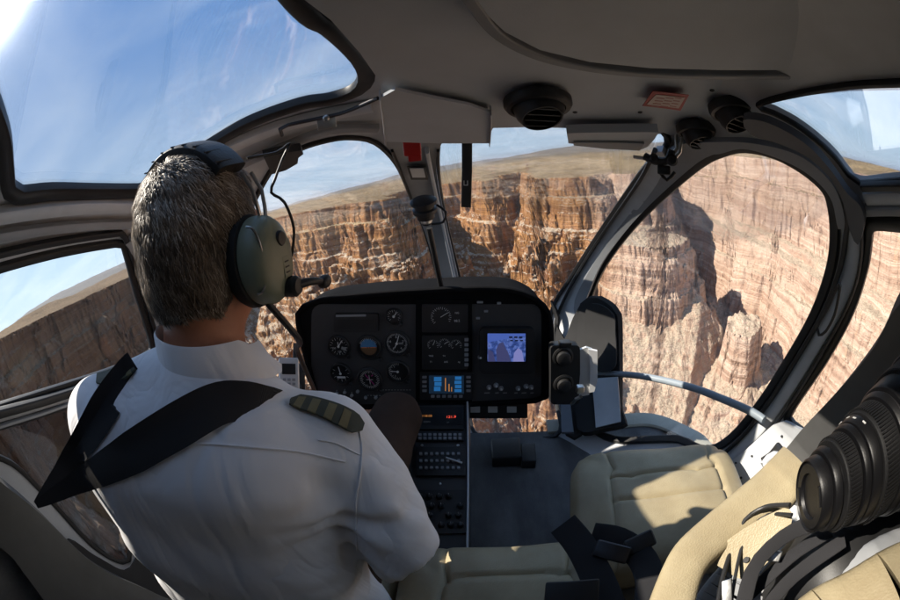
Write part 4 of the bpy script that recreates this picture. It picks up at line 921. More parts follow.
# ------------------------------------------------------------------ seats and belts
def cushion(name, c, size, R, parent, seams_x=(), seams_y=(), dz=.012):
    """soft box cushion whose top dips along its seams"""
    c = np.array(c, float); R = np.array(R); sx, sy, sz = size; nx, ny = 64, 60; g = G()
    us = np.linspace(-1, 1, nx); vs = np.linspace(-1, 1, ny); U, V_ = np.meshgrid(us, vs, indexing='ij')
    e = 5.0; edge = np.clip(1-np.abs(U)**e-0*V_, 0, 1)**(1/e)*np.clip(1-np.abs(V_)**e, 0, 1)**(1/e)
    k = np.sqrt(1-(np.maximum(np.abs(U), np.abs(V_)))**2*0+0*U)
    # square -> rounded square
    rr = (np.abs(U)**7+np.abs(V_)**7)**(1/7)/np.maximum(np.maximum(np.abs(U), np.abs(V_)), 1e-6); x = U/rr*sx/2; y = V_/rr*sy/2
    dome = (1-U**2)*(1-V_**2)*.010
    zt = sz/2*edge+dome
    for s_ in seams_x: zt -= dz*np.exp(-((U-s_)*sx/2/.006)**2)*edge
    for s_, (a_, b_) in seams_y: zt -= dz*.8*np.exp(-((V_-s_)*sy/2/.005)**2)*edge*((U > a_) & (U < b_))
    for s_, (a_, b_) in seams_y: pass
    zt = zt+.004*np.sin(U*7+V_*4)*edge*.5
    zb = -sz/2*edge
    top = np.stack([x, y, zt], -1).reshape(-1, 3) @ R.T+c; bot = np.stack([x, y, zb], -1).reshape(-1, 3) @ R.T+c
    idx = np.arange(nx*ny).reshape(nx, ny); q = np.stack([idx[:-1, :-1], idx[1:, :-1], idx[1:, 1:], idx[:-1, 1:]], -1).reshape(-1, 4)
    g.add(top, q.tolist()); g.add(bot, q[:, ::-1].tolist())
    o = g.build(name, M_LEATHER, parent, angle=60)
    return o
# right front seat
def stitches(pts, parent):
    P_ = spline(pts, False, .004)
    g = G()
    for i in range(0, len(P_)-1, 2): g.tube([P_[i], P_[i+1]], .0007, 5)
    g.build('stitching', M_SEAM, parent)
s1 = thing('front_seat', 'beige leather front seat on the right with sunlit cushion', 'seat', (.52, .42, .15), 'beige leather front seats')
cushion('seat_cushion', (.50, .435, .39), (.45, .36, .13), Rz(-9) @ Rx(3), s1, (-.62, .66), ((.42, (-.62, .66)), (.02, (-.62, .66))), .008)
G().box((.52, .40, .24), (.36, .36, .17), bev=.02).build('seat_base', M_FRAMED, s1)
# its backrest, seen from behind and above: a long padded side
def slab(pts_a, pts_b, thick, mat, name, parent, ns=40, nt_=12):
    """padded sheet between two edge curves"""
    A = spline(pts_a, False, .01); B = spline(pts_b, False, .01)
    A = np.array([A[int(i)] for i in np.linspace(0, len(A)-1, ns)]); B = np.array([B[int(i)] for i in np.linspace(0, len(B)-1, ns)])
    g = G(); rows = []
    for i in range(ns):
        t_ = A[min(i+1, ns-1)]-A[max(i-1, 0)]; w = B[i]-A[i]; n_ = np.cross(t_, w); n_ /= np.linalg.norm(n_)+1e-9
        if n_ @ (CP-A[i]) < 0: n_ = -n_
        endf = min(1, (min(i, ns-1-i)+.15)/5)**.5
        for j in range(2*nt_):
            a_ = 2*math.pi*j/(2*nt_); u_ = .5-.5*np.sign(math.cos(a_))*abs(math.cos(a_))**.8; rows.append(A[i]+w*u_+n_*thick/2*np.sign(math.sin(a_))*abs(math.sin(a_))**.6*endf)
    m_ = 2*nt_; F = []
    for i in range(ns-1):
        for j in range(m_): F.append((i*m_+j, i*m_+(j+1) % m_, (i+1)*m_+(j+1) % m_, (i+1)*m_+j))
    F.append(tuple(range(m_))); F.append(tuple((ns-1)*m_+j for j in range(m_))[::-1]); g.add(rows, F); return g.build(name, mat, parent, angle=60)
slab([at(783, 448, .60), at(758, 474, .57), at(733, 495, .54), at(703, 520, .51), at(674, 548, .48), at(655, 585, .45), at(635, 640, .42)],
     [at(806, 470, .56), at(796, 502, .54), at(764, 522, .52), at(730, 548, .49), at(704, 575, .46), at(690, 625, .43), at(680, 670, .41)], .030, M_LEATHER, 'backrest', s1)
patch([(712, 560), (722, 545), (745, 528), (770, 514), (788, 508), (792, 520), (784, 542), (764, 566), (744, 580), (728, 572)], lambda px, py: CP+raydir(px, py)*.50, .02, step=8).build('seat_wing', M_LEATHER, s1, angle=50)
G().lathe(at(746, 560, .479), -raydir(745, 563), [(.004, 0), (.004, .003), (.0038, .004)], 14).build('wing_button', M_BLK, s1)
slab([at(725, 560, .54), at(700, 590, .53), at(680, 625, .52)], [at(800, 590, .56), at(780, 630, .55), at(760, 680, .54)], .02, M_FRAMED, 'seat_shell', s1)
# middle seat in shade
s2 = thing('front_seat', 'beige leather middle seat in deep shade beside the pilot', 'seat', (.13, .25, .15), 'beige leather front seats')
cushion('seat_cushion', (.12, .195, .38), (.40, .40, .15), Rz(-1), s2, (-.56, .62), ((.55, (-.56, .62)), (.1, (-.56, .62))), .008)
G().box((.12, .19, .24), (.32, .30, .17), bev=.02).build('seat_base', M_FRAMED, s2)
s3 = thing('front_seat', 'pilot seat almost hidden under the man in the white shirt', 'seat', (-.34, .35, .15), 'beige leather front seats')
cushion('seat_cushion', (-.30, .38, .37), (.44, .44, .12), Rz(0), s3)
G().box((-.30, .36, .23), (.36, .32, .16), bev=.02).build('seat_base', M_FRAMED, s3)
# rear bench corner in front of the lens
s4 = thing('rear_seat', 'grey beige rear seat edge in the lower right corner', 'seat', (.5, -.1, .4))
slab([at(930, 535, .40), at(885, 552, .40), at(845, 575, .40), at(800, 600, .40), at(760, 650, .40)], [at(960, 600, .36), at(930, 630, .36), at(900, 670, .36), at(860, 700, .36), at(820, 730, .36)], .04, M_LEATHER, 'seat_side', s4)
slab([at(960, 500, .50), at(905, 530, .50), at(868, 545, .49), at(825, 575, .48), at(790, 640, .46)], [at(990, 540, .46), at(930, 560, .46), at(885, 590, .46), at(850, 620, .46), at(830, 680, .46)], .03, M_FRAMED, 'seat_trim', s4)
# belts
def strap(pts, w, name, label, cat='seat belt', ups=None, th=.0016, group=None):
    P = spline(pts, False, .012); g = G(); g.tube(P, 1, 12, flat=(w/2, th), up=ups if ups is not None else CP-P.mean(0)); o = thing(name, label, cat, P[0], group); g.build('webbing', M_WEB, o); return o
b1 = strap([at(563, 524, .66), at(580, 545, .64), at(596, 575, .61), at(610, 610, .58), at(625, 650, .55)], .05, 'seat_belt', 'black belt across the right edge of the shaded middle seat')
g = G(); g.box(at(572, 592, .56), (.075, .035, .02), frame_from(-raydir(572, 592), (1, -.25, .3)), bev=.004); g.build('buckle', M_BLK, b1)
b2 = strap([at(592, 535, .66), at(618, 540, .64), at(640, 556, .62), at(650, 580, .59), at(648, 610, .56)], .045, 'seat_belt', 'black belt bunched in the gap beside the right front seat')
g = G(); g.box(at(640, 543, .63), (.05, .03, .02), frame_from(-raydir(640, 543), (1, .1, .3)), bev=.006); g.build('buckle', M_BLK, b2)
g = G(); g.box(at(612, 552, .62), (.06, .03, .015), frame_from(-raydir(612, 552), (1, -.6, 0)), bev=.005); g.build('belt_tongue', M_DKMET, b2)

# ------------------------------------------------------------------ camera with a long lens
lens = thing('camera_lens', 'big black zoom lens with stepped rings held at the right edge', 'camera lens', at(840, 480, .36))
A = at(809, 497, .355); B = at(925, 418, .455); ax = (B-A); ax /= np.linalg.norm(ax)
def ring(h0, h1, r0, r1, mat, name, b=.0018): return G().lathe(A+ax*h0, ax, [(r0-b*2, 0), (r0-b*.6, b*.3), (r0, b), (r1, h1-h0-b), (r1-b*.6, h1-h0-b*.3), (r1-b*2, h1-h0)], 72).build(name, mat, lens)
cap = G().lathe(A, ax, [(.001, .003), (.020, .003), (.0215, .0), (.0295, .0), (.031, .002), (.0325, -.001), (.034, .001), (.0345, .010), (.033, .012)], 72, cap=True).build('lens_cap', M_LENS, lens)
for s_ in (-1, 1): G().box(A+ax*.0005+frame_from(ax)[:, 0]*s_*.025, (.005, .018, .004), frame_from(ax), bev=.001).build('cap_clip', M_LENS, cap)
ring(.011, .020, .038, .039, M_LENS, 'front_ring'); ring(.020, .022, .0365, .0365, M_DKMET, 'metal_ring', .0005)
rb = ring(.022, .040, .0425, .0435, M_LRUB, 'focus_ring'); zb = ring(.060, .084, .053, .055, M_LRUB, 'zoom_ring')
for par, h0, h1, rr, n_ in ((rb, .025, .037, .0434, 80), (zb, .063, .081, .0545, 96)):
    g = G()
    for k in range(n_):
        t = 2*math.pi*k/n_; u_ = np.cross(ax, [0, 0, 1.]); u_ /= np.linalg.norm(u_); w_ = np.cross(ax, u_); d_ = u_*math.cos(t)+w_*math.sin(t); g.box(A+ax*(h0+h1)/2+d_*rr, (.0017, h1-h0, .0018), frame_from(d_, np.cross(ax, d_)))
    g.build('grip_ribs', M_LRUB, par)
ring(.040, .048, .047, .048, M_LENS, 'barrel_ring'); ring(.048, .060, .0495, .051, M_LENS, 'scale_ring')
ring(.084, .092, .058, .060, M_LENS, 'barrel_ring'); ring(.092, .094, .0585, .0585, M_DKMET, 'metal_ring', .0005); ring(.094, .118, .063, .066, M_LENS, 'rear_barrel'); ring(.118, .150, .070, .072, M_LRUB, 'rear_grip'); ring(.150, .22, .075, .078, M_LENS, 'camera_mount')
u_ = np.cross(ax, [0, 0, 1.]); u_ /= np.linalg.norm(u_)
for k, (h, t) in enumerate([(.053, 205), (.055, 222), (.053, 240), (.055, 258)]):
    t = math.radians(t); w_ = np.cross(ax, u_); d_ = u_*math.cos(t)+w_*math.sin(t); G().box(A+ax*h+d_*.0507, (.0016, .005, .0006), frame_from(d_, ax)).build('scale_mark', M_MARK, lens)
# cords and black straps under it
cords = [
 ([at(790, 505, .47), at(765, 507, .50), at(745, 520, .50), at(733, 545, .49), at(722, 580, .46), at(715, 620, .43)], .0030, 'outer looped black cord hanging below the lens'),
 ([at(792, 515, .46), at(768, 515, .49), at(752, 528, .49), at(741, 550, .48), at(733, 590, .45), at(728, 630, .43)], .0024, 'inner looped black cord hanging below the lens')]
for P_, r, lab in cords: g = G(); g.tube(spline(P_, False, .008), r, 10); tag(g.build('cord', M_BLK, None, P_[0]), lab, 'cord', 'black cords under the lens')
cs = thing('camera_strap', 'black camera strap crumpled below the lens', 'strap', at(790, 560, .42))
for k, P_ in enumerate([[(832, 530), (800, 550), (770, 575), (740, 605), (720, 640)], [(845, 540), (815, 560), (785, 585), (760, 620), (750, 660)], [(822, 522), (795, 530), (770, 548), (752, 572), (742, 610)]]):
    pp = spline([at(*q, .43-.015*k) for q in P_], False, .01); g = G(); tw = np.array([-raydir(*P_[0])+np.array([.5*math.sin(i*.25+k*2), .5*math.cos(i*.2+k), 0]) for i in range(len(pp))]); g.tube(pp, 1, 12, flat=(.009, .0016), up=tw); g.build('strap_band', M_WEB, cs)
g = G(); g.box(at(773, 556, .42), (.02, .012, .006), frame_from(-raydir(773, 556), (1, -.7, 0)), bev=.002); g.build('strap_slide', M_STEEL, cs)
G().box(at(727, 592, .44), (.012, .03, .006), frame_from(-raydir(727, 592), (1, -.2, .2)), bev=.002).build('buckle_plate', M_STEEL, cs)
G().super(at(850, 590, .62), (.30, .30, .25), None, .6, .6, 16).build('dark_filler_body', M_BLK, tag_filler := thing('dark_filler', 'added black mass filling the dark area below the lens', 'filler', at(850, 590, .62)))  # added black mass that fills the dark area below the lens

# ------------------------------------------------------------------ pilot
HS = .93
HC = at(202, 243, .49); phi = math.radians(-1)
HF = np.array([math.sin(phi), math.cos(phi), -.06]); HF /= np.linalg.norm(HF); HR = np.array([math.cos(phi), -math.sin(phi), .02]); HR -= HF*(HR @ HF); HR /= np.linalg.norm(HR); HU = np.cross(HR, HF)
HM = np.array([HR, HF, HU]).T      # columns: right, forward, up
def H(a, b, c): return HC+(HR*a+HF*b+HU*c)*HS
SHL_, SHR_ = np.array([-.465, .225, .845]), np.array([-.105, .335, .795])
def body_sdf(P):
    d = s_ell(P, HC+HU*.012, (.072, .090, .093), HM)
    d = smin(d, s_ell(P, H(0, .028, -.055), (.052, .062, .065), HM), .03)
    d = smin(d, s_ell(P, H(0, .075, -.100), (.022, .020, .018), HM), .02)            # chin
    d = smin(d, s_caps(P, H(0, .094, .005), H(0, .112, -.028), .009, .013), .012)     # nose
    d = smin(d, s_ell(P, H(0, .088, .022), (.050, .014, .010), HM), .012)              # brow
    d = smin(d, s_ell(P, H(0, .093, -.058), (.022, .010, .007), HM), .006)             # mouth
    for s in (-1, 1):
        d = np.maximum(d, -(s_ell(P, H(s*.031, .098, .003), (.014, .010, .009), HM)-.001))
        d = smin(d, s_ell(P, H(s*.031, .087, .003), (.012, .011, .010), HM), .002)
        d = smin(d, s_ell(P, H(s*.080, -.002, -.012), (.009, .020, .032), HM), .006)   # ears under the cups
    d = smin(d, s_caps(P, H(0, -.022, -.06), np.array([-.262, .305, .85]), .053, .060), .03)
    d = smin(d, s_caps(P, np.array([-.27, .30, .83]), np.array([-.28, .22, .50]), .09, .10), .05)
    # upper arms, forearms
    for sh, el, wr in ((SHR_, np.array([-.055, .30, .60]), np.array([-.19, .53, .545])), (SHL_, np.array([-.50, .42, .62]), np.array([-.50, .62, .50]))):
        d = smin(d, s_caps(P, sh, el, .046, .040), .02); d = smin(d, s_caps(P, el, wr, .040, .026), .015)
        f = wr-el; f /= np.linalg.norm(f); s = np.cross(f, [0, 0, 1]); s /= np.linalg.norm(s); u = np.cross(s, f)
        q = P-(wr+f*.045); M3 = np.array([s, f, u]).T; d = smin(d, s_ell(P, wr+f*.045, (.042, .052, .017), M3), .012)
        for k, (o_, L) in enumerate(((-.030, .052), (-.010, .062), (.011, .058), (.030, .046))):
            b0 = wr+f*.082+s*o_; b1 = b0+f*L*.45-u*.010; b2 = b1+f*L*.12-u*L*.42; b3 = b2-f*L*.28-u*L*.12
            d = smin(d, s_caps(P, b0, b1, .0088, .0082), .004); d = smin(d, s_caps(P, b1, b2, .0082, .0076), .003); d = np.minimum(d, s_caps(P, b2, b3, .0076, .0070))
        sd = 1 if sh[0] < -.3 else -1
        t0 = wr+f*.025+s*sd*.030; t1 = t0+s*sd*.020+f*.030-u*.012; t2 = t1+f*.026-u*.016-s*sd*.006
        d = smin(d, s_caps(P, t0, t1, .012, .010), .006); d = smin(d, s_caps(P, t1, t2, .0095, .0085), .003)
    return d
def n3(P, s, k=0):
    x, y, z = P[..., 0]/s, P[..., 1]/s, P[..., 2]/s
    return (vnoise(x+z*.7, y+z*.31, 200+k)+vnoise(y-x*.4+5, z+x*.2, 201+k))*.5
def shirt_sdf(P):
    d = s_caps(P, np.array([-.425, .235, .805]), np.array([-.145, .325, .745]), .082, .075)
    d = smin(d, s_caps(P, np.array([-.262, .312, .895]), np.array([-.40, .24, .838]), .056, .060), .05)
    d = smin(d, s_caps(P, np.array([-.262, .312, .872]), np.array([-.15, .325, .755]), .044, .038), .045)
    # chest and back
    q = P.copy(); c0_, c1_ = np.array([-.285, .245, .78]), np.array([-.275, .185, .35])
    d = smin(d, s_caps(P, c0_+[-.06, -.01, 0], c1_+[-.075, 0, 0], .132, .140), .08)
    d = smin(d, s_caps(P, c0_+[.07, .02, 0], c1_+[.08, .02, 0], .115, .118), .08)
    # sleeves
    dr = s_caps(P, SHR_+[-.012, 0, -.012], np.array([-.022, .262, .648]), .066, .054)
    ax_ = np.array([.005, .262, .64])-SHR_; ax_ /= np.linalg.norm(ax_); dr = np.maximum(dr, (P-np.array([-.004, .257, .635])) @ ax_)
    d = smin(d, dr, .022)
    la_ = np.array([-.50, .40, .645]); lx_ = la_-SHL_; lx_ /= np.linalg.norm(lx_); dl = np.maximum(s_caps(P, SHL_, la_, .070, .058), (P-la_) @ lx_)
    d = smin(d, dl, .03)
    # folds: pulled from the arm pits and along the spine
    f1 = np.sin(n3(P, .09, 3)*3.5+P[..., 2]*26+P[..., 0]*14); f2 = n3(P*np.array([1, 1, .45]), .045, 7); f3 = n3(P*np.array([1, 1, .6]), .022, 9)
    amp = np.clip((.86-P[..., 2])/.12, .15, 1)
    f4 = np.sin((P @ np.array([.6, .1, .8]))*62+n3(P, .07, 4)*5)*np.clip(n3(P, .11, 8)*2+.3, 0, 1)
    d = d-(f1*.0040+f2*.0105+f3*.0022+f4*.0040)*amp
    arm = np.exp(-(np.linalg.norm(P-np.array([-.08, .26, .70]), axis=-1)/.09)**2)
    d = d-arm*.005*np.sin((P @ np.array([.5, -.2, 1.]))*150+n3(P, .05)*4)
    # side seam of the sleeve, yoke seam
    sm = np.abs((P-np.array([-.115, .33, .78])) @ np.array([.88, -.42, .1])); d = d+.0025*np.exp(-(sm/.004)**2)*(P[..., 2] > .62)*(P[..., 0] > -.2)
    # neck opening
    nk = s_ell(P, np.array([-.232, .345, .965]), (.058, .066, .075)); d = np.maximum(d, -nk)
    return d
def trouser_sdf(P):
    d = 1
    for hp, kn, an in ((np.array([-.19, .30, .47]), np.array([-.130, .735, .505]), np.array([-.19, .93, .22])), (np.array([-.36, .30, .47]), np.array([-.45, .74, .50]), np.array([-.42, .95, .22]))):
        l = smin(s_caps(P, hp, kn, .088, .062), s_caps(P, kn, an, .060, .050), .02); d = smin(d, l, .02) if not isinstance(d, int) else l
    d = smin(d, s_ell(P, np.array([-.275, .25, .46]), (.17, .15, .09)), .04)
    return d-n3(P, .05, 5)*.005-n3(P*np.array([1, .5, 1]), .02, 6)*.002
BB = .005
pil = thing('person', 'grey-haired pilot in a white shirt seen from behind, wearing a green headset', 'person', (-.30, .30, .15))
body = nets(body_sdf, (-.64, .16, .42), (.08, .70, 1.17), .004).build('body', M_SKIN, pil, fix=False, angle=180)
sg_ = nets(shirt_sdf, (-.64, .01, .30), (.12, .47, .98), .005); shirt_o = sg_.build('shirt', M_SHIRT, pil, fix=False, angle=180)
tr_ = nets(trouser_sdf, (-.56, .06, .20), (-.04, 1.03, .62), .007).build('trousers', M_TROUS, pil, fix=False, angle=180)
for (x, y, ang) in ((-.19, .98, 6), (-.42, 1.0, -8)):
    g = G(); g.super((x, y, .195), (.095, .25, .085), Rz(-ang) @ Rx(-12), .7, .75, 14); g.build('shoe', M_BLK, pil)
from mathutils.bvhtree import BVHTree
bv = BVHTree.FromPolygons([Vector(q) for q in sg_.v], sg_.f)
def drape(d=0.003, far=None):
    def f(px, py):
        D = raydir(px, py); out = np.zeros(D.shape)
        for i, k in enumerate(D.reshape(-1, 3)):
            h_ = bv.ray_cast(Vector(CP), Vector(k)); t_ = (h_[3]-d) if h_[0] is not None else (far or .6); out.reshape(-1, 3)[i] = CP+k*t_
        return out
    return f
# collar: a standing folded band round the neck
nc = np.array([-.246, .328, .922]); g = G(); ang_ = np.linspace(math.radians(-215), math.radians(35), 60); rows = []
for i, t in enumerate(ang_):
    cx, cy = math.cos(t), math.sin(t); up_ = .016*max(0, -cy)**.5
    w = 1+.10*max(0, cy)
    prf = [(.074, -.030), (.070, .000), (.068, .022+up_), (.0695, .025+up_), (.0725, .022+up_), (.079, .002), (.088*w, -.020-.004*math.sin(i*.7)), (.0865*w, -.022), (.078, -.002)]
    rows += [nc+np.array([cx*r*.93, cy*r*.97, z+.02*(-cx)*.6-.026*max(0, cy+.2)]) for r, z in prf]
m_ = 9; F = [(i*m_+j, i*m_+(j+1) % m_, (i+1)*m_+(j+1) % m_, (i+1)*m_+j) for i in range(59) for j in range(m_)]; g.add(rows, F); g.build('collar', M_SHIRT, shirt_o, angle=70)
# epaulettes
def epaulette(P, lab, stripes):
    e_ = patch(P, drape(.006), .003, step=6).build('epaulette', M_OLIVE, shirt_o)
    for q in stripes: patch(q, drape(.0095), .002, step=4, smooth=False).build('gold_stripe', M_GOLD, e_)
epaulette([(290, 399), (300, 396), (325, 401), (345, 408), (358, 416), (363, 424), (361, 431), (352, 433), (338, 426), (318, 416), (298, 409), (289, 405)], '',
          [[(298, 397.5), (306, 398), (300, 409), (293, 406)], [(313, 399.5), (321, 401), (315, 414), (307, 411)], [(329, 403.5), (337, 406), (331, 421), (323, 417)], [(344, 409), (351, 413), (346, 429), (338, 425)]])
epaulette([(98, 374), (118, 366), (130, 364), (136, 370), (128, 378), (108, 386), (97, 384)], '', [[(104, 373), (109, 371), (108, 384), (103, 385)], [(115, 369), (120, 367), (121, 380), (115, 382)], [(126, 366), (130, 366), (132, 374), (127, 377)]])
# sleeve hem and stitching
f_ = drape(.001)
g = G(); pp = spline([(359, 430), (362, 450), (360, 475), (356, 500), (356, 525), (357, 550)], False, 4); g.tube(f_(pp[:, 0], pp[:, 1]), .0011, 6); g.build('sleeve_seam', M_SHIRT, shirt_o)
g = G(); pp = spline([(118, 436), (160, 442), (210, 444), (260, 448), (300, 452), (345, 462)], False, 4); g.tube(f_(pp[:, 0], pp[:, 1]), .0012, 6); g.build('yoke_seam', M_SHIRT, shirt_o)
g = G(); pp = spline([(318, 440), (335, 443), (350, 450), (360, 455)], False, 4); g.tube(f_(pp[:, 0], pp[:, 1]), .0010, 6); g.build('yoke_seam', M_SHIRT, shirt_o)
# shoulder belts of the pilot
rl = at(38, 505, .60)
def body_strap(pix, name, label, w, off=.006, tfix=None):
    pp = spline(pix, False, 5); f_ = drape(off); D = raydir(pp[:, 0], pp[:, 1]); Q = []; tt = []
    for k in D:
        h_ = bv.ray_cast(Vector(CP), Vector(k)); tt.append(h_[3]-off if h_[0] is not None else np.nan)
    tt = np.array(tt); tt[0] = .60 if np.isnan(tt[0]) else min(tt[0], .60)
    if tfix is not None: tt[-1] = tfix
    ok = ~np.isnan(tt); tt = np.interp(np.arange(len(tt)), np.where(ok)[0], tt[ok])
    for _ in range(5): s_ = tt.copy(); s_[1:-1] = (tt[:-2]+tt[1:-1]*2+tt[2:])/4; tt = np.minimum(s_, tt+.004)
    P = CP+D*tt[:, None]; wv = np.interp(np.linspace(0, 1, len(P)), np.linspace(0, 1, len(w)), w)
    up_ = -D.copy(); T_ = np.gradient(P, axis=0); T_ /= np.linalg.norm(T_, axis=1, keepdims=True); side = np.cross(T_, up_); side /= np.linalg.norm(side, axis=1, keepdims=True)
    # lay the two edges on the body as well
    tg = np.zeros((len(P), 6)); dg_ = np.zeros((len(P), 6, 3))
    for i in range(len(P)):
        for j, s_ in enumerate((-1, -.6, -.2, .2, .6, 1)):
            q = P[i]+side[i]*wv[i]/2*s_; d_ = q-CP; L_ = np.linalg.norm(d_); h_ = bv.ray_cast(Vector(CP), Vector(d_/L_)); t_ = L_
            if h_[0] is not None: t_ = L_+np.clip(h_[3]-off*.7-L_, -.010, .005)*(1 if i < len(P)*.72 else max(0, 1-(i/len(P)-.72)/.15))
            tg[i, j] = t_; dg_[i, j] = d_/L_
    for _ in range(16): s2 = tg.copy(); s2[1:-1] = (tg[:-2]+tg[1:-1]*2+tg[2:])/4; tg = np.minimum(s2, tg+.0015)
    for i in range(int(len(P)*.74)):
        for j in range(6):
            h_ = bv.ray_cast(Vector(CP), Vector(dg_[i, j]))
            if h_[0] is not None: tg[i, j] = min(tg[i, j], h_[3]-.0025)
    rows = [CP+dg_[i, j]*tg[i, j] for i in range(len(P)) for j in range(6)]
    V_ = np.array(rows); n = len(P); T3 = []
    for i in range(n-1):
        for j in range(5): a_ = i*6+j; T3 += [(a_, a_+1, a_+7), (a_, a_+7, a_+6)]
    N_ = CP-V_; N_ /= np.linalg.norm(N_, axis=1, keepdims=True); g = G(); g.solid(V_, np.array(T3), N_, .002)
    o = thing('shoulder_belt', label, 'seat belt', P[0], 'pilot shoulder belts'); g.build('webbing', M_WEB, o); return o
body_strap([(36, 505), (62, 472), (88, 434), (110, 398), (128, 374), (136, 366)], 'shoulder_belt', 'black belt over the far left shoulder of the pilot', (.010, .035, .042, .040))
body_strap([(36, 505), (75, 484), (120, 460), (170, 430), (215, 405), (243, 401), (264, 404), (277, 407), (287, 410)], 'shoulder_belt', 'wide black belt lying across the back of the pilot below his neck', (.010, .034, .046, .047, .044, .040), tfix=.50)

# hair: a volume and several thousand locks lying over it
def hair_sdf(P):
    q = (P-HC) @ HM/HS; x, y, z = q[..., 0], q[..., 1], q[..., 2]
    d = s_ell(P, HC+HU*.016-HF*.004, (.0785, .096, .0985), HM)
    d = smin(d, s_ell(P, H(0, -.055, -.045), (.060, .041, .058), HM), .03)
    cut = np.maximum(np.maximum(y-.045-.5*(z-.03), -(z+.095-.35*np.clip(-y-.02, 0, .06)+np.clip(y, 0, 1)*-1.5)), -1)
    side = -(z+.03-(y+.02)*1.6)*(np.abs(x) > .02)      # keep clear of the face and ear
    return np.maximum(np.maximum(d, cut), np.where(y > -.02, side, -1))-n3(P, .018, 12)*.0028
hg = nets(hair_sdf, tuple(HC-.14), tuple(HC+.14), .004); hair_o = hg.build('hair', M_HAIR, pil, fix=False, angle=180)
hv = np.array(hg.v); hbv = BVHTree.FromPolygons([Vector(q) for q in hg.v], hg.f)
at_ = hair_o.data.attributes.new('strand', 'FLOAT', 'POINT'); at_.data.foreach_set('value', np.full(len(hv), .12, np.float32))
r2 = np.random.default_rng(5); tri = np.array([f[:3] for f in hg.f]); pv = hv[tri]; area = np.linalg.norm(np.cross(pv[:, 1]-pv[:, 0], pv[:, 2]-pv[:, 0]), axis=1)
cen_ = pv.mean(1)-HC; nrm = np.cross(pv[:, 1]-pv[:, 0], pv[:, 2]-pv[:, 0]); nrm /= np.linalg.norm(nrm, axis=1, keepdims=True)+1e-12; nrm *= np.sign((nrm*cen_).sum(1, keepdims=True))
loc = cen_ @ HM; ok = (nrm*cen_).sum(1)/np.linalg.norm(cen_, axis=1) > .3; area = area*ok
NSTR = 27000; pick = r2.choice(len(tri), NSTR, p=area/area.sum()); V_ = []; F_ = []; col_ = []
crown = H(-.005, -.055, .095)
for i, f in enumerate(pick):
    w3 = r2.dirichlet((1, 1, 1)); p = w3 @ pv[f]; n_ = nrm[f]
    fl = p-crown; sw = np.cross(n_, fl); dirv = fl/np.linalg.norm(fl)+np.array([0, 0, -.55])+.22*sw/np.linalg.norm(sw)
    clump = n3(p[None], .012, 31)[0]; clump2 = n3(p[None], .012, 37)[0]; sv_ = np.cross(n_, dirv)
    dirv = dirv+sv_*(clump*.45+r2.normal(0, .24)); dirv -= n_*(dirv @ n_); dirv /= np.linalg.norm(dirv)+1e-9
    L = .019*(.5+.9*r2.random())*(1-.45*(loc[f][2] < -.05)); side = np.cross(n_, dirv); w = .00040*(.7+.8*r2.random()); lift_ = .0010+.0028*r2.random()+.002*max(0, clump2)+(.004 if loc[f][2] > .07 else 0)
    b = len(V_); pr = p-n_*.001
    for k, (u_, hgt) in enumerate(((0, 0), (.35, .8), (.7, 1.0), (1, .75))):
        c = pr+dirv*L*u_+n_*lift_*hgt*(1 if k < 3 else .8)-n_*(L*u_)**2*5.5+np.array([0, 0, -1])*(u_**2)*.002
        ww = w*(1, 1, .8, .15)[k]; V_ += [c-side*ww, c+side*ww]
    F_ += [(b, b+1, b+3, b+2), (b+2, b+3, b+5, b+4), (b+4, b+5, b+7, b+6)]
    grey = .54+.26*clump+r2.normal(0, .24)-.10*(loc[f][2] < .02)+.12*(loc[f][2] > .06)+(.25 if loc[f][2] < -.075 else 0); col_ += [min(1, max(0, grey))]*8
g = G(); g.add(V_, F_); st_o = g.build('hair_locks', M_HAIR, hair_o, fix=False, angle=180); st_o['kind'] = 'stuff'
at_ = st_o.data.attributes.new('strand', 'FLOAT', 'POINT'); at_.data.foreach_set('value', np.array(col_, np.float32))

# ------------------------------------------------------------------ headset
hs = thing('headset', 'green aviation headset with black padded band on the head of the pilot', 'headset', HC+HU*.12)
rows = []
arc = np.linspace(math.radians(8), math.radians(172), 44)
P = np.array([H(math.cos(t)*.099, -.012-.006*math.sin(t), .012+math.sin(t)*.113) for t in arc]); g = G(); wv = .75+.25*np.sin(arc)**2
up_ = P-HC; g.tube(P[8:-8], wv[8:-8], 16, flat=(.030, .010), up=up_[8:-8]); bd = g.build('head_band', plastic('worn_black_leather', (.022, .020, .018), .5, .9, 260, .35), hs)
g = G()
for k in range(9, 35, 3): g.tube([P[k]+HF*s_*.028+(P[k]-HC)/np.linalg.norm(P[k]-HC)*(.0085-.004*abs(s_)) for s_ in np.linspace(-1, 1, 7)], .0011, 6)
g.build('band_seams', M_BLK, bd)
for s in (-1, 1):
    g = G()
    for o_ in (-.012, .010): g.tube([H(s*.093, -.004+o_, .075), H(s*.104, o_, .050), H(s*.107, o_*.8, .030), H(s*.108, o_*.5, .012)], .0024, 8)
    g.build('yoke_wire', M_STEEL, hs)
cups = []
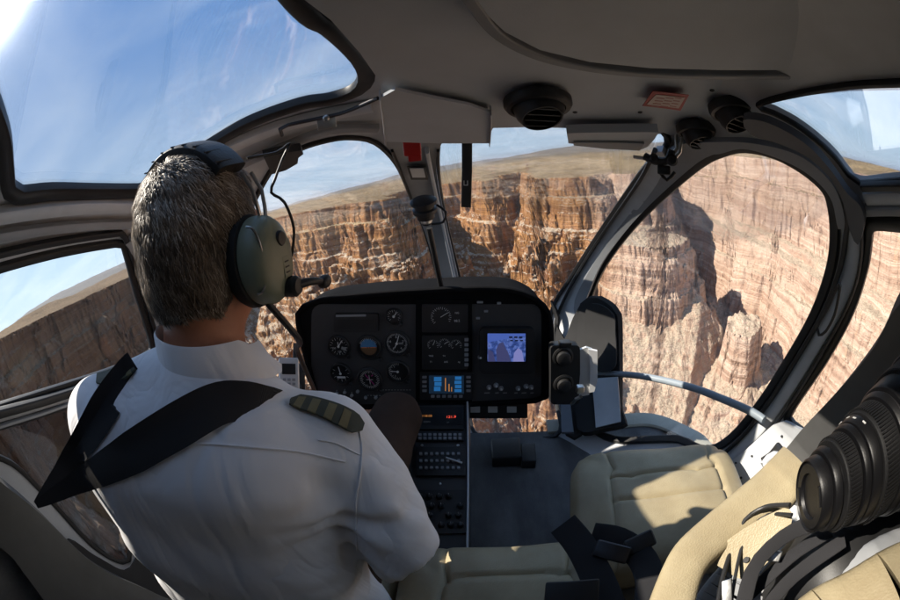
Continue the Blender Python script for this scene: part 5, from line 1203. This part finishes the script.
for s in (-1, 1):
    c = H(s*(.094 if s > 0 else .084), -.006 if s > 0 else .02, -.034); ax = HR*s-HF*.08-HU*.04; ax /= np.linalg.norm(ax); CFw = HF+HR*s*.08; CFw /= np.linalg.norm(CFw)
    sc_ = lambda r, h: (r, h)
    # oval cup: ear seal, shell
    def oval(prof, n=40):
        V = []; a_ = np.linspace(0, 2*math.pi, n, endpoint=False)
        for r, h in prof: V += [c+ax*h+HU*math.sin(t)*r*1.30*1.14+CFw*math.cos(t)*r*1.14 for t in a_]
        F = [(i*n+k, (i+1)*n+k, (i+1)*n+(k+1) % n, i*n+(k+1) % n) for i in range(len(prof)-1) for k in range(n)]; F += [tuple(range(n)), tuple((len(prof)-1)*n+k for k in range(n))[::-1]]; q = G(); q.add(V, F); return q
    cup = oval([(.028, -.022), (.035, -.020), (.037, -.012), (.036, -.003), (.033, -.001)]).build('ear_seal', plastic('soft_black_foam', (.014, .014, .014), .6, .3, 300), hs)
    sh = oval([(.031, -.004), (.034, .000), (.0345, .010), (.0335, .018), (.030, .026), (.024, .031), (.014, .034), (.004, .035)]).build('ear_cup', M_GREEN, hs)
    G().lathe(c+ax*.026+HU*.022+CFw*.004, ax, [(.009, 0), (.009, .008), (.0075, .010), (.003, .0102)], 20).build('cup_knob', M_BLK, sh)
    g = G(); g.tube([c+ax*(.012+.016*math.sin(t)**.5 if 0 < t < math.pi else .012)-CFw*(.0335-.006*math.sin(t))+HU*(.036*math.cos(t)+.006) for t in np.linspace(0.05, math.pi-.05, 16)], .0013, 8); g.build('yoke_wire', M_STEEL, sh)
    R2 = np.array([CFw, HU, ax]).T
    G().box(c+ax*.0225-CFw*.029-HU*.004, (.006, .011, .006), R2, bev=.001).build('blue_tag', M_BLUE, sh)
    G().box(c+ax*.0215-CFw*.026-HU*.004, (.004, .008, .006), R2, bev=.001).build('gold_tag', M_GOLD, sh)
    fr_ = R2 if s > 0 else R2
    pl = G().box(c+ax*.0345+CFw*.006-HU*.010, (.014, .024, .0016), R2, bev=.0006).build('cup_plate', M_GREEN, sh)
    g = G()
    for k in (-1, 0, 1): g.box(c+ax*.0356+CFw*.006-HU*(.010-k*.006), (.008, .0016, .0006), R2)
    g.build('plate_print', M_BLK, pl)
    if s > 0:
        G().lathe(c+ax*.026-HU*.034+CFw*.010, ax, [(.012, 0), (.012, .014), (.009, .018), (.004, .019)], 24).build('boom_pivot', M_BLK, sh)
        g = G(); b0 = c+ax*.036-HU*.034+CFw*.010; q = spline([b0, b0+HF*.012+HR*.010, b0+HF*.028+HR*.017-HU*.003, b0+HF*.052+HR*.018-HU*.010], False, .006); g.tube(q, np.linspace(.006, .0032, len(q)), 12); bm_ = g.build('mic_boom', M_BLK, hs)
        G().super(tuple(q[-1]), (.016, .024, .016), None, .8, .8, 10).build('microphone', M_BLK, bm_)
        g = G(); g.tube(spline([H(.086, .01, .095), H(.112, .045, .098), H(.128, .055, .108), H(.119, .050, .090), H(.118, .022, .060), H(.112, .02, .045), H(.124, .030, .030), H(.130, .036, -.005), H(.124, .030, -.040)], False, .006), .0018, 8); g.build('cup_cord', M_BLK, hs)
g = G(); a0 = H(.105, -.02, -.085); q = spline([a0, a0+np.array([.012, .03, -.06]), at(297, 350, .60), at(309, 378, .66), at(316, 396, .74), at(318, 420, .8)], False, .01); g.tube(q, .0042, 10); g.build('headset_cable', M_BLK, hs)
# hand unit clipped behind the shoulder, cyclic stick
ph = thing('handheld_unit', 'small silver handheld unit with keypad upright beside the pilot', 'handheld unit', at(282, 400, .80)); c = at(289, 378, .72); fr = frame_from(-raydir(281, 383)+np.array([0, 0, .1]), (1, .1, 0))
pb = G().box(c, (.040, .076, .018), fr, bev=.005).build('case', M_SILVER, ph)
G().box(c+fr[:, 2]*.0095+fr[:, 1]*.016, (.026, .020, .001), fr).build('unit_screen', M_DIAL, ph)
for j in range(4):
    for k in range(3): G().box(c+fr[:, 2]*.0098+fr[:, 1]*(-.004-.008*j)+fr[:, 0]*(k-1)*.009, (.006, .005, .002), fr, bev=.0006).build('key', M_FRAMED, ph)
G().lathe(c+fr[:, 1]*.036+fr[:, 0]*.012, fr[:, 1], [(.004, 0), (.003, .03), (.002, .031)], 10).build('aerial', M_BLK, ph)
cy = thing('cyclic_stick', 'black control stick rising between the knees of the pilot', 'control stick', (-.24, .75, .15))
G().tube(spline([(-.24, .78, .16), (-.24, .76, .35), (-.22, .66, .50), (-.20, .63, .54)], False, .02), .014, 14).build('stick_tube', M_BLK, cy)
G().super((-.195, .62, .575), (.04, .045, .11), Rx(15), .7, .8, 12).build('stick_grip', M_BLK, cy)
# black bracket cluster left of the panel
cl = thing('side_switch_box', 'dark switch box and cables below the left end of the panel', 'switch box', at(296, 385, 1.0))
g = G(); g.box(at(294, 380, 1.02), (.06, .09, .05), frame_from(-raydir(294, 380)), bev=.01); g.build('box_body', M_BLK, cl)
for q in ((290, 370), (296, 388)): G().lathe(at(*q, .985), -raydir(*q), [(.016, 0), (.016, .010), (.012, .014), (.004, .015)], 20).build('box_knob', M_BLK, cl)

# ------------------------------------------------------------------ the air over the canyon
HZ = 96000.0
zs = np.empty(len(ground.data.vertices)*3, np.float32); ground.data.vertices.foreach_get('co', zs); zs = zs[2::3]
g = G(); top_, bot_ = float(zs.max())+4, float(zs.min())-1
me = bpy.data.meshes.new('haze'); v = [(x, y, z) for x in (-HZ, HZ) for y in (-HZ, HZ) for z in (bot_, max(top_, 6))]
me.from_pydata(v, [], [(0, 1, 3, 2), (4, 6, 7, 5), (0, 4, 5, 1), (2, 3, 7, 6), (0, 2, 6, 4), (1, 5, 7, 3)]); me.update()
hz = bpy.data.objects.new('haze', me); COL.objects.link(hz); hz['kind'] = 'stuff'
hm = bpy.data.materials.new('haze_air'); hm.use_nodes = True; n_ = hm.node_tree; n_.nodes.clear(); pvn = n_.nodes.new('ShaderNodeVolumePrincipled'); on_ = n_.nodes.new('ShaderNodeOutputMaterial')
pvn.inputs['Color'].default_value = (.72, .82, 1, 1); pvn.inputs['Density'].default_value = 1.6e-5; pvn.inputs['Anisotropy'].default_value = .2; n_.links.new(pvn.outputs[0], on_.inputs['Volume']); me.materials.append(hm)
print('haze', bot_, top_)
